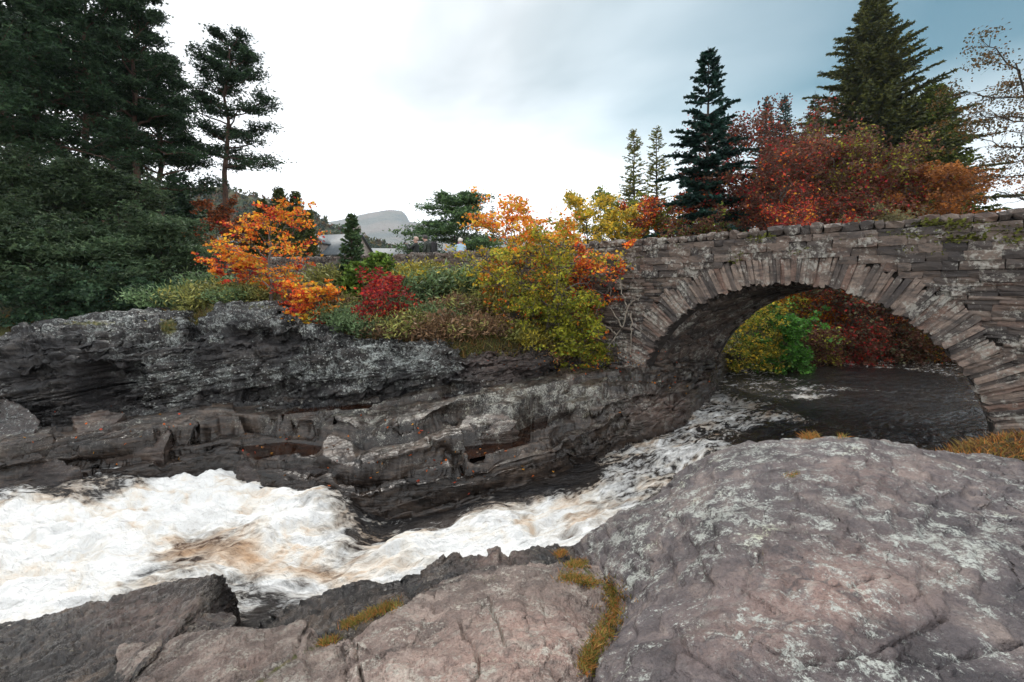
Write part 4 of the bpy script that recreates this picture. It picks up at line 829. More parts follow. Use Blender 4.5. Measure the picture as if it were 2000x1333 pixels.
M_PINEBARK = bark('pine bark', (0.035, 0.025, 0.022), (0.15, 0.085, 0.06)); M_GREYBARK = bark('grey bark', (0.05, 0.043, 0.038), (0.19, 0.17, 0.15)); M_DARKBARK = bark('dark bark', (0.022, 0.018, 0.015), (0.08, 0.06, 0.048))
UPV = np.array([0, 0, 1.0])
def unit(v): return v / (np.linalg.norm(v, axis=-1, keepdims=True) + 1e-9)
class Wood:
    def __init__(s): s.V, s.F, s.k = [], [], 0
    def tube(s, pts, rad, sides=6):
        P = np.asarray(pts, float); n = len(P); T = unit(np.gradient(P, axis=0)); ref = np.where(np.abs(T[:, 2:3]) > 0.9, [[1.0, 0, 0]], [[0, 0, 1.0]])
        A = unit(np.cross(T, ref)); B = np.cross(T, A); an = np.linspace(0, 2 * math.pi, sides, endpoint=False); r = np.asarray(rad, float)[:, None, None]
        V = P[:, None] + r * (A[:, None] * np.cos(an)[None, :, None] + B[:, None] * np.sin(an)[None, :, None]); s.V.append(V.reshape(-1, 3))
        i = np.arange(n - 1)[:, None] * sides + np.arange(sides)[None]; j = np.arange(n - 1)[:, None] * sides + (np.arange(sides)[None] + 1) % sides
        s.F.append(np.stack([i, j, j + sides, i + sides], -1).reshape(-1, 4) + s.k); s.k += n * sides
    def mesh(s, name): return mesh_np(name, np.concatenate(s.V), np.concatenate(s.F))
class Leaves:
    def __init__(s): s.c, s.d, s.L, s.W, s.col = [], [], [], [], []
    def add(s, c, d, L, W, rgb):
        n = len(c); s.c.append(c); s.d.append(d); s.L.append(np.broadcast_to(L, n)); s.W.append(np.broadcast_to(W, n)); s.col.append(np.broadcast_to(rgb, (n, 3)))
    def mesh(s, name, g, mat):
        c, d, L, W, rgb = (np.concatenate(x) for x in (s.c, s.d, s.L, s.W, s.col)); d = unit(d); n = len(c)
        sd = unit(np.cross(d, g.normal(size=(n, 3)) + 1e-6)); L = L[:, None]; W = W[:, None]
        V = np.stack([c - d * L / 2, c + sd * W / 2 + d * L * 0.05, c + d * L / 2, c - sd * W / 2 + d * L * 0.05], 1).reshape(-1, 3)
        me = mesh_np(name, V, np.arange(4 * n).reshape(-1, 4), False); cattr(me, 'Col', rgb); me.materials.append(mat); return me
def pal(g, n, colors, weights=None, var=0.25):
    colors = [tuple(min(.8, x * (1.45 if max(c) > .14 else 1.25)) for x in c) for c in colors]
    C = np.array(colors); i = g.choice(len(C), n, p=None if weights is None else np.array(weights) / sum(weights)); return np.clip(C[i] * g.uniform(1 - var, 1 + var, (n, 1)), 0, 1)
def bez(a, d, L, bend, n=6):
    t = np.linspace(0, 1, n)[:, None]; return a + d * L * t + np.asarray(bend) * L * t * t

RED = [(0.30, 0.025, 0.02), (0.42, 0.06, 0.03), (0.22, 0.015, 0.02)]; ORA = [(0.62, 0.17, 0.025), (0.52, 0.11, 0.02), (0.62, 0.26, 0.03)]; YEL = [(0.50, 0.32, 0.03), (0.42, 0.30, 0.04)]; GRN = [(0.10, 0.14, 0.02), (0.17, 0.20, 0.025), (0.07, 0.10, 0.02)]; OLV = [(0.20, 0.20, 0.03), (0.26, 0.24, 0.03), (0.13, 0.13, 0.03)]
BRN = [(0.13, 0.062, 0.034), (0.138, 0.072, 0.036), (0.10, 0.05, 0.03)]; PUR = [(0.115, 0.045, 0.034), (0.135, 0.052, 0.036), (0.085, 0.036, 0.03), (0.138, 0.062, 0.038)]
PINE = [(0.024, 0.052, 0.024), (0.036, 0.068, 0.030), (0.017, 0.036, 0.019)]; FIR = [(0.014, 0.046, 0.036), (0.024, 0.064, 0.046), (0.010, 0.03, 0.026)]; YPINE = [(0.07, 0.125, 0.05), (0.09, 0.15, 0.055), (0.045, 0.09, 0.04)]; SPR = [(0.045, 0.062, 0.016), (0.075, 0.09, 0.02), (0.028, 0.042, 0.016)]

def place_tree(name, label, cat, base, wood, wmat, crown_me, group=None, rz=0.0):
    t = empty(name, base, rz); tag(t, label, cat, group)
    if wood is not None: obj('trunk', wood.mesh('trunk'), wmat, t)
    if crown_me is not None: obj('crown', crown_me, None, t)
    return t
def broadleaf(h, rad, seed, colfn, low=0.25, leaf=0.12, nleaf=9000, stems=1, flat=0.35, limbs=14, lean=(0, 0), trunk_r=None, shape=1.0, wildness=0.25, skirt=0, cluster=0.095):
    """branching tree or shrub; colfn(g, P, h, rad) -> leaf colours. Returns wood, leaf mesh"""
    g = np.random.default_rng(seed); W = Wood(); L = Leaves(); tips = []; tr = trunk_r or 0.018 * h + 0.01
    for s in range(stems):
        az = g.uniform(0, 6.28); out = 0 if stems == 1 else g.uniform(0.15, 0.55); d0 = unit(np.array([math.cos(az) * out + lean[0], math.sin(az) * out + lean[1], 1.0])); hh = h * (g.uniform(0.7, 1.0) if stems > 1 else 1.0) * 0.93
        tp = bez(np.zeros(3), d0, hh, [g.uniform(-.1, .1), g.uniform(-.1, .1), 0], 10); tp[1:-1] += g.normal(size=(8, 3)) * 0.012 * h * [1, 1, 0]
        W.tube(tp, np.linspace(tr / math.sqrt(stems), tr * 0.12, 10), 7)
        for i in range(max(4, limbs // stems)):
            f = low + (1 - low) * ((i + g.uniform(0.1, 0.9)) / max(4, limbs // stems)); a = tp[0] * 0 + np.array([np.interp(f, np.linspace(0, 1, 10), tp[:, k]) for k in range(3)])
            az = i * 2.4 + g.uniform(-.5, .5); prof = (math.sin(math.pi * min(1, (f - low * 0.55) / (1.06 - low * 0.55)) ** 0.85)) ** 0.7
            ln = rad * (0.25 + 0.85 * prof) * g.uniform(0.75, 1.15) * shape; up = g.uniform(0.1, 0.75) + 0.5 * f
            d = unit(np.array([math.cos(az), math.sin(az), up])); lp_ = bez(a, d, ln, [0, 0, g.uniform(-.25, .1)], 6); lp_[1:] += g.normal(size=(5, 3)) * 0.04 * ln
            W.tube(lp_, np.linspace(tr * 0.42 * (1 - f * 0.6), tr * 0.06, 6), 5); tips.append((lp_[-1], d))
            for j in range(6):
                q = np.array([np.interp(0.3 + 0.13 * j, np.linspace(0, 1, 6), lp_[:, k]) for k in range(3)]); d2 = unit(d + g.normal(size=3) * 0.75 + [0, 0, 0.15]); l2 = ln * g.uniform(0.22, 0.48)
                bp = bez(q, d2, l2, [0, 0, g.uniform(-.3, .15)], 4); W.tube(bp, np.linspace(tr * 0.13, tr * 0.03, 4), 4)
                for k in range(3):
                    q3 = bp[1 + k]; d3 = unit(d2 + g.normal(size=3) * 0.8); tips.append((q3 + d3 * l2 * 0.25, d3))
    for i in range(skirt):                                          # low leafy side shoots down to the ground
        az = g.uniform(0, 6.28); rr = rad * 0.85 * math.sqrt(g.uniform(0.05, 1)); zt = g.uniform(0.0, 0.5) * h * math.sqrt(max(0.05, 1 - (rr / rad) ** 2)); a = np.array([math.cos(az) * rr * .3, math.sin(az) * rr * .3, zt * .5]); b_ = np.array([math.cos(az) * rr, math.sin(az) * rr, zt])
        W.tube(np.linspace(a, b_, 3), [tr * .1, tr * .06, tr * .03], 4); tips.append((b_, unit(b_ - a)))
    T = np.array([t[0] for t in tips]); m = max(4, nleaf // len(T)); sp = rad * cluster
    w8 = g.uniform(0.25, 1.75, len(T)); cnt = np.maximum(1, (m * w8).astype(int)); idx = np.repeat(np.arange(len(T)), cnt); n = len(idx)
    off = unit(g.normal(size=(n, 3))) * (g.uniform(0, 1, (n, 1)) ** .5) * 1.75 * sp * [1, 1, flat] * g.uniform(0.6, 1.4, (len(T), 1))[idx]; c = T[idx] + off
    c[:, 2] = np.maximum(c[:, 2], 0.02)
    d = g.normal(size=(n, 3)) * [1, 1, 0.6] + [0, 0, -0.25]
    tint = g.uniform(1 - wildness, 1 + wildness, len(T))[idx][:, None]
    sz = leaf * g.uniform(0.4, 1.5, n)
    L.add(c, d, sz, sz * 0.62, np.clip(colfn(g, c, h, rad) * tint, 0, 1)); return W, L.mesh('crown', g, M_LEAF)
def spruce(h, rad, seed, colors, low=0.08, droop=0.3, step=0.42, blade=0.34, dens=1.0, power=0.85, gaps=0.1, up=0.15, mat=None):
    g = np.random.default_rng(seed); W = Wood(); L = Leaves(); tr = 0.014 * h + 0.02
    tp = np.linspace([0, 0, 0], [0, 0, h], 8); tp[1:-1, :2] += g.normal(size=(6, 2)) * 0.004 * h; W.tube(tp, np.linspace(tr, 0.015, 8), 8); z = low * h
    while z < h * 0.985:
        f = z / h; nb = int(g.integers(5, 9)); a0 = g.uniform(0, 6.28)
        for b in range(nb):
            if g.random() < gaps: continue
            az = a0 + b * 6.28 / nb + g.uniform(-.3, .3); ln = rad * ((1 - f) ** power) * g.uniform(0.72, 1.15) + 0.10; d = unit(np.array([math.cos(az), math.sin(az), up + 0.5 * f]))
            bp = bez(np.array([0, 0, z]), d, ln, [0, 0, -droop * (1 - 0.6 * f)], 7); W.tube(bp, np.linspace(0.022 * ln + 0.008, 0.004, 7), 4)
            sidev = np.array([-math.sin(az), math.cos(az), 0]); n = max(5, int(ln * 13 * dens)); t = g.uniform(0.12, 1.0, n) ** 0.8
            c = np.stack([np.interp(t, np.linspace(0, 1, 7), bp[:, k]) for k in range(3)], -1)
            sg = g.choice([-1, 1], n)[:, None]; sl = (blade * (0.6 + 0.9 * ln / max(rad, .1)) * (1.15 - t) * g.uniform(0.5, 1.3, n))[:, None]
            dd = unit(sidev * sg * 0.9 + d * 0.75 + [0, 0, -0.35] + g.normal(size=(n, 3)) * 0.28)
            rgb = pal(g, n, colors) * g.uniform(0.7, 1.3)
            for q in (0.3, 0.85): L.add(c + dd * sl * q, dd + g.normal(size=(n, 3)) * 0.2, sl[:, 0] * 0.8 + 0.07, 0.07 + sl[:, 0] * 0.26, rgb)
            m = max(3, n // 3); tt = g.uniform(0.2, 1, m); c2 = np.stack([np.interp(tt, np.linspace(0, 1, 7), bp[:, k]) for k in range(3)], -1)
            L.add(c2 + [0, 0, -0.05], unit(g.normal(size=(m, 3)) * 0.5 + [0, 0, -0.8] + d), blade * 0.7, blade * 0.2, pal(g, m, colors))
        z += step * g.uniform(0.7, 1.3) * (1 - 0.45 * f)
    return W, L.mesh('crown', g, mat or M_NEEDLE)
def pine(h, rad, seed, colors, crown=0.45, limbs=20, tufts=46, blade=0.20, power=0.7, flat=0.32, lean=0.0, rise=0.3, trunk=None, clump=1.0):
    g = np.random.default_rng(seed); W = Wood(); L = Leaves(); tr = trunk or 0.012 * h + 0.03
    tp = np.linspace([0, 0, 0], [lean * h, 0, h * 0.97], 10); tp[1:-1, :2] += g.normal(size=(8, 2)) * 0.006 * h; W.tube(tp, np.linspace(tr, tr * 0.12, 10), 9); cl = []
    def tpt(f): return np.array([np.interp(f, np.linspace(0, 1, 10), tp[:, k]) for k in range(3)])
    for i in range(limbs):
        f = crown + (0.99 - crown) * (i + g.uniform(0, 1)) / limbs; u = (f - crown) / (1 - crown); az = i * 2.4 + g.uniform(-.5, .5)
        ln = rad * (1 - u) ** power * g.uniform(0.6, 1.15) + rad * 0.18; d = unit(np.array([math.cos(az), math.sin(az), rise * g.uniform(0, 1.2) + 0.7 * u]))
        lp_ = bez(tpt(f), d, ln, [0, 0, g.uniform(-.28, .12)], 6); lp_[1:] += g.normal(size=(5, 3)) * 0.03 * ln; W.tube(lp_, np.linspace(tr * 0.33 * (1 - 0.5 * u), 0.012, 6), 5); cl.append((lp_[-1], ln))
        for j in range(4):
            q = np.array([np.interp(0.38 + 0.15 * j, np.linspace(0, 1, 6), lp_[:, k]) for k in range(3)]); d2 = unit(d + g.normal(size=3) * [0.8, 0.8, 0.25]); l2 = ln * g.uniform(0.22, 0.42); bp = bez(q, d2, l2, [0, 0, 0.1], 4)
            W.tube(bp, np.linspace(tr * 0.11, 0.008, 4), 4); cl.append((bp[-1], ln)); cl.append((bp[2], ln * 0.8))
    cl.append((tp[-1], rad * 0.4))
    for c0, ln in cl:
        m = int(tufts * g.uniform(0.5, 1.5)); sp = (0.20 + 0.13 * ln) * clump
        c = c0 + g.normal(size=(m, 3)) * sp * [1, 1, flat]; rgb = pal(g, m, colors) * g.uniform(0.65, 1.35)
        for q in range(3): L.add(c, g.normal(size=(m, 3)) * [1, 1, 0.55] + [0, 0, 0.35], blade * g.uniform(0.8, 1.5, m), blade * 0.30, rgb)
    return W, L.mesh('crown', g, M_NEEDLE)
def gz(x, y): return float(ground_z(np.array([x]), np.array([y]))[0])
def bank_z(x, y):
    i = np.argmin((BANKG[:, 0] - x) ** 2 + (BANKG[:, 1] - y) ** 2); return float(BANKG[i, 2])
def spot(px, D, z=None):
    x = (px - 1000) / F * D; return (x, D, (gz(x, D) if z is None else z) - 0.06)
def height_to(py, D, z0): return EYE + (HY - py) / F * D - z0
def mixc(*groups):
    """groups: (palette, weight)"""
    C = [c for p, w in groups for c in p]; w = [w / len(p) for p, w in groups for _ in p]
    return lambda g, P, h, rad: pal(g, len(P), C, w)

# --- tall pines on the left
G_PINE = 'tall pines on the left bank'
for px, D, top, rad, cr, sd, lab in [(166, 24, -60, 4.6, .30, 1, 'tall dark pine with a straight bare trunk left of the twin crowned pine'), (262, 25.5, -25, 4.4, .36, 2, 'tallest dark pine with red brown trunk nearest the gap of sky'), (62, 22, -70, 4.6, .34, 3, 'broad black green pine rising beyond the top near the left edge'), (-70, 20, -40, 4.8, .30, 4, 'dark pine half cut off by the left edge'), (312, 28, 112, 3.9, .34, 5, 'shorter pine with drooping boughs right of the tall dark pines'), (212, 31, 40, 4.4, .40, 6, 'dark pine half hidden behind the tall front pines'), (112, 32, -10, 4.6, .35, 7, 'dark pine far back between the left hand trunks'), (10, 30, 30, 4.8, .3, 8, 'far back dark pine filling the left corner')]:
    b = spot(px, D); h = height_to(top, D, b[2]); w, c = pine(h, rad * .70, sd, PINE, cr + .08, 30, 60, 0.20, 0.5, 0.42, lean=0.0, rise=0.5, clump=.58, trunk=.25)
    place_tree('pine_tree', lab, 'tree', b, w, M_PINEBARK, c, G_PINE)
b = spot(440, 33); w, c = pine(height_to(72, 33, b[2]), 2.9, 21, PINE, .46, 34, 50, 0.22, 0.42, 0.30, lean=0.012, rise=0.2, trunk=0.27, clump=.68)
place_tree('pine_tree', 'lone tall pine with long bare trunk standing apart against the sky', 'tree', b, w, M_PINEBARK, c)
G_YP = 'young pines along the wood edge'
for px, D, top, rad, sd, lab in [(20, 16.2, 345, 2.6, 31, 'young spreading pine in the left corner above the cliff'), (118, 17.4, 330, 2.6, 32, 'young pine with layered boughs below the tall trunks, second from the left edge'), (232, 18.5, 350, 2.5, 33, 'layered young pine below the tallest dark pine'), (315, 16.8, 448, 2.0, 34, 'pale green bushy young pine at the right end of the wood'), (62, 14.8, 455, 2.0, 35, 'low dark young pine spreading over the left end of the rock'), (185, 15.2, 478, 1.9, 36, 'low young pine with pale tips over the middle of the left rock'), (-90, 15.5, 380, 2.6, 37, 'young pine cut off by the left edge')]:
    b = spot(px, D); h = height_to(top, D, b[2]); w, c = pine(h, rad, sd, [(0.055, 0.09, 0.045), (0.07, 0.105, 0.05), (0.04, 0.07, 0.035)] if sd in (34, 36) else [(0.036, 0.062, 0.028), (0.050, 0.075, 0.034), (0.026, 0.045, 0.024)], .16, 20, 60, 0.15, 0.5, 0.36, rise=0.4, clump=.60)
    place_tree('young_pine', lab, 'tree', b, w, M_DARKBARK, c, G_YP)
b = spot(405, 31); w, c = broadleaf(height_to(385, 31, b[2]), 1.9, 41, mixc((BRN, 2), ([(0.30, 0.09, 0.03)], 2), (RED, .3)), .2, .16, 12000, 2, .5, 18)
place_tree('beech_tree', 'rust red beech glowing behind the lone pine trunk', 'tree', b, w, M_GREYBARK, c)
for px, D, top, rad, sd, lab in [(140, 44, 300, 5.5, 301, 'far dark spruce behind the tall pine trunks'), (250, 46, 310, 5.5, 302, 'far dark spruce behind the red brown pine trunk'), (345, 48, 335, 5.0, 303, 'far dark spruce filling the gap left of the rust red beech'), (40, 42, 290, 5.5, 304, 'far dark spruce behind the left corner pines')]:
    b = spot(px, D); w, c = spruce(height_to(top, D, b[2]), rad, sd, PINE, .02, .25, .6, .8, 1.2, .6, .08, .2); place_tree('spruce_tree', lab, 'tree', b, w, M_DARKBARK, c, 'dark spruces deep in the wood')
for px, D, top, rad, sd, lab in [(15, 13.6, 600, 1.3, 311, 'dark leafy undergrowth shrub behind the left end of the cliff'), (110, 13.8, 590, 1.3, 312, 'dark green shrub behind the mossy cliff top'), (210, 14.2, 575, 1.2, 313, 'dark green shrub below the layered young pine'), (290, 14.6, 566, 1.1, 314, 'blue green shrub left of the cliff notch')]:
    b = spot(px, D); w, c = broadleaf(max(.5, height_to(top, D, b[2])), rad, sd, mixc(([(0.035, 0.07, 0.035), (0.05, 0.09, 0.045), (0.025, 0.05, 0.03)], 1)), .02, .10, 5000, 4, .5, 18, skirt=120); place_tree('shrub', lab, 'shrub', b, w, M_DARKBARK, c, 'undergrowth shrubs along the wood edge')
b = spot(355, 26); w, c = broadleaf(height_to(500, 26, b[2]), 2.2, 42, mixc((ORA, 1), (YEL, .6), (BRN, 1)), .1, .13, 5000, 3, .5, 14)
place_tree('shrub', 'orange brown undergrowth shrub at the foot of the right hand pines', 'shrub', b, w, M_DARKBARK, c)
for i, (px, D, top, rad) in enumerate([(512, 33, 392, 1.5), (545, 32, 370, 1.7), (577, 33, 378, 1.5), (603, 34, 412, 1.2), (490, 35, 420, 1.2)]):
    b = spot(px, D); h = height_to(top, D, b[2]); w, c = spruce(h, rad, 50 + i, [(0.06, 0.085, 0.022), (0.09, 0.105, 0.028), (0.04, 0.06, 0.02)], .04, -.25, .28, .26, 1.3, .5, .05, .9)
    place_tree('cypress_tree', ['slim cypress second from left in the clump behind the orange sapling', 'tallest cypress in the middle of the clump behind the orange sapling', 'cypress with a spiky top right of the tallest in its clump', 'short rightmost cypress of the clump by the stone house', 'small leftmost cypress of the clump beside the pine trunk'][i], 'tree', b, w, M_DARKBARK, c, 'cypresses behind the orange sapling')

# --- woods on the far hillsides: too far off to count
L = Leaves(); g = np.random.default_rng(61)
for key, n, sz, lo in (('hill420', 2600, 4.6, .30), ('hill320', 2000, 4.0, .25), ('hill900', 1500, 7.5, .3)):
    Q = RIDGE[key]; nv, nu = Q.shape[:2]; i = g.integers(int(nv * .12), int(nv * .62), n); j = g.integers(0, nu, n); c = Q[i, j]; k = 16
    off = unit(g.normal(size=(n, k, 3))) * g.uniform(.4, 1, (n, k, 1)) * sz * .5 * g.uniform(.6, 1.4, (n, 1, 1)) * [1, 1, 1.25]; P = (c[:, None] + off + [0, 0, sz * .45]).reshape(-1, 3)
    hue = pal(g, n, [(0.03, 0.05, 0.022), (0.045, 0.062, 0.025), (0.10, 0.075, 0.025), (0.075, 0.08, 0.03), (0.12, 0.06, 0.025), (0.025, 0.04, 0.02)]); L.add(P, g.normal(size=P.shape), sz * .55, sz * .42, np.repeat(hue, k, 0) * g.uniform(.7, 1.3, (n * k, 1)))
tag(obj('woodland', L.mesh('woodland', g, M_LEAF)), 'mixed autumn woods covering the hillsides behind the village', 'woodland', None, 'stuff')

# --- trees beyond the road
def far_spruce(px, D, top, rad, sd, colors, lab, name='spruce_tree', z=4.5, group=None, **k):
    b = spot(px, D, z); w, c = spruce(height_to(top, D, b[2]), rad, sd, colors, **k); return place_tree(name, lab, 'tree', b, w, M_DARKBARK, c, group)
b = spot(886, 48, 4.2); w, c = pine(height_to(386, 48, b[2]), 4.6, 61, YPINE, .12, 36, 50, .30, .55, .16, rise=.08, lean=.02, clump=.95)
place_tree('pine_tree', 'umbrella shaped green pine on the road behind the three people', 'tree', b, w, M_DARKBARK, c)
far_spruce(930, 72, 392, 2.2, 62, SPR, 'thin pointed conifer top poking up right of the umbrella pine', low=.1, step=.5)
far_spruce(962, 72, 402, 3.2, 63, SPR, 'dark triangular conifer top left of the big golden bush', low=.1, step=.5)
far_spruce(1383, 29.5, 92, 4.5, 64, FIR, 'tall blue green fir with separate drooping boughs left of the red beeches', 'fir_tree', 3.5, None, low=.06, droop=.36, step=.85, blade=.52, dens=3.0, power=.68, gaps=.16, up=.12)
far_spruce(1705, 55, -16, 15.5, 65, [(0.075, 0.085, 0.022), (0.11, 0.115, 0.026), (0.045, 0.058, 0.02)], 'giant dark olive conifer towering over the right end of the bridge', 'spruce_tree', 4.0, None, low=.22, droop=.30, step=.62, blade=1.0, dens=1.5, power=.8, gaps=.05, up=.25)
far_spruce(1825, 50, 165, 6.8, 66, [(0.10, 0.13, 0.022), (0.13, 0.16, 0.028), (0.065, 0.09, 0.024)], 'lighter green conifer leaning out right of the giant one', 'spruce_tree', 4.0, None, low=.15, droop=.25, step=.6, blade=.9, dens=1.5, power=.6, gaps=.05, up=.3)
for px, top, sd, lab in [(1498, 186, 67, 'small conifer top above the red beeches, nearest the blue green fir'), (1532, 182, 68, 'small conifer top above the red beeches, between two others'), (1592, 178, 69, 'conifer top emerging left of the giant conifer')]: far_spruce(px, 60, top, 6.5, sd, FIR if sd < 69 else SPR, lab, 'spruce_tree', 4.0, 'conifer tops above the red beeches', low=.3, step=.6, blade=.5, dens=1.1)
for px, top, sd, lab in [(1238, 252, 71, 'thin yellowing larch left of its twin against the white sky'), (1282, 246, 72, 'thin yellowing larch nearest the blue green fir')]: far_spruce(px, 46, top, 2.5, sd, [(0.12, 0.15, 0.04), (0.20, 0.17, 0.045), (0.07, 0.09, 0.03)], lab, 'larch_tree', 4.0, 'pair of larches', low=.12, droop=.15, step=.5, blade=.42, dens=.75, power=.5, gaps=.38)
G_R = 'autumn trees behind the bridge'
for px, D, top, rad, n, leaf, cf, sd, lab, wm in [
    (1165, 30, 372, 2.2, 6500, .17, mixc((YEL, 2), (OLV, 1.2)), 81, 'yellow leaved tree rising behind the parapet left of the larches', M_DARKBARK),
    (1212, 34, 340, 2.4, 6500, .18, mixc((GRN, 1.5), (OLV, 1)), 82, 'dull green tree between the yellow tree and the larches', M_DARKBARK),
    (1312, 33, 362, 2.4, 6500, .17, mixc((ORA, .7), (RED, 1), (BRN, .7)), 83, 'orange red tree under the blue green fir', M_GREYBARK),
    (1472, 31, 290, 3.7, 17000, .17, mixc((PUR, 2), (RED, .6), (BRN, 1.2), (ORA, .15)), 84, 'russet beech at the left end of the red row behind the bridge', M_GREYBARK),
    (1530, 34, 212, 5.4, 20000, .18, mixc((PUR, 2.4), (BRN, 1.2), (RED, .5)), 85, 'dark red beech, highest of the red row behind the bridge', M_GREYBARK),
    (1645, 34, 262, 4.8, 15000, .18, mixc((PUR, 1.4), (BRN, 1), (OLV, 1.1)), 86, 'half green half red beech below the giant conifer', M_GREYBARK),
    (1740, 32, 275, 4.2, 14000, .17, mixc((PUR, 2), (BRN, .8), (RED, .6), (OLV, .4)), 87, 'plum coloured beech between the giant conifer and the brown tree', M_GREYBARK),
    (1825, 28, 255, 3.0, 14000, .15, mixc(([(0.24, 0.095, 0.025), (0.30, 0.12, 0.03), (0.17, 0.07, 0.03)], 1)), 88, 'ginger brown rounded tree at the right end of the red row', M_GREYBARK),
    (1590, 24, 408, 2.4, 5500, .13, mixc((RED, 1), (PUR, 1), (ORA, .3)), 89, 'low red shrub just behind the parapet over the crown of the arch', M_GREYBARK),
    (1390, 27, 398, 2.2, 5000, .14, mixc((PUR, 1), (BRN, 1), (GRN, .7)), 90, 'low brown shrub just behind the parapet below the fir', M_GREYBARK),
    (1770, 23, 402, 2.0, 4500, .12, mixc(([(0.16, 0.15, 0.07), (0.12, 0.10, 0.05)], 1)), 91, 'grey green shrub just behind the parapet under the brown tree', M_GREYBARK)]:
    b = spot(px, D, 3.4); w, c = broadleaf(height_to(top, D, b[2]), rad, sd, cf, .06, leaf * 1.05, int(n * 2.0), 2 if rad > 2.5 else 3, .6, 30, wildness=.35, cluster=.11, skirt=60); place_tree('beech_tree' if 'beech' in lab else 'shrub' if 'shrub' in lab else 'autumn_tree', lab, 'shrub' if 'shrub' in lab else 'tree', b, w, wm, c, G_R)
# bare tree at the right edge
def bare_tree(h, rad, seed, leafy, cf):
    g = np.random.default_rng(seed); W = Wood(); L = Leaves(); tp = bez(np.zeros(3), unit(np.array([-.12, 0, 1])), h, [-.1, 0, 0], 8); W.tube(tp, np.linspace(.22, .03, 8), 7)
    for i in range(26):
        f = .22 + .75 * i / 26; a = np.array([np.interp(f, np.linspace(0, 1, 8), tp[:, k]) for k in range(3)]); az = i * 2.4; d = unit(np.array([math.cos(az), math.sin(az), .5])); ln = rad * g.uniform(.6, 1.1) * (1.1 - .5 * f); lp_ = bez(a, d, ln, [0, 0, g.uniform(-.3, .1)], 7); lp_[1:] += g.normal(size=(6, 3)) * .04 * ln; W.tube(lp_, np.linspace(.05, .008, 7), 5)
        for j in range(9):
            q = np.array([np.interp(.2 + .09 * j, np.linspace(0, 1, 7), lp_[:, k]) for k in range(3)]); d2 = unit(d + g.normal(size=3) * .7); l2 = ln * g.uniform(.2, .42); bp = bez(q, d2, l2, [0, 0, -.2], 5); bp[1:] += g.normal(size=(4, 3)) * .03; W.tube(bp, np.linspace(.016, .004, 5), 4)
            for k in range(3): W.tube(bez(bp[1 + k], unit(d2 + g.normal(size=3) * .9), l2 * .55, [0, 0, -.2], 4), np.linspace(.007, .003, 4), 3)
            if f > leafy and g.random() < .75: n = 60; L.add(bp[-1] + g.normal(size=(n, 3)) * [.26, .26, .14], g.normal(size=(n, 3)), .13, .08, cf(g, np.zeros((n, 3)), h, rad))
            elif g.random() < .25: n = 6; L.add(bp[-1] + g.normal(size=(n, 3)) * .15, g.normal(size=(n, 3)), .10, .06, cf(g, np.zeros((n, 3)), h, rad))
    return W, L.mesh('crown', g, M_LEAF)
b = spot(2085, 22, 3.0); w, c = bare_tree(height_to(120, 22, b[2]), 4.4, 95, .50, mixc(([(0.05, 0.045, 0.02), (0.09, 0.06, 0.02), (0.14, 0.07, 0.02)], 1)))
place_tree('half_bare_tree', 'half bare tree leaning in at the right edge with thin twigs', 'tree', b, w, M_DARKBARK, c)

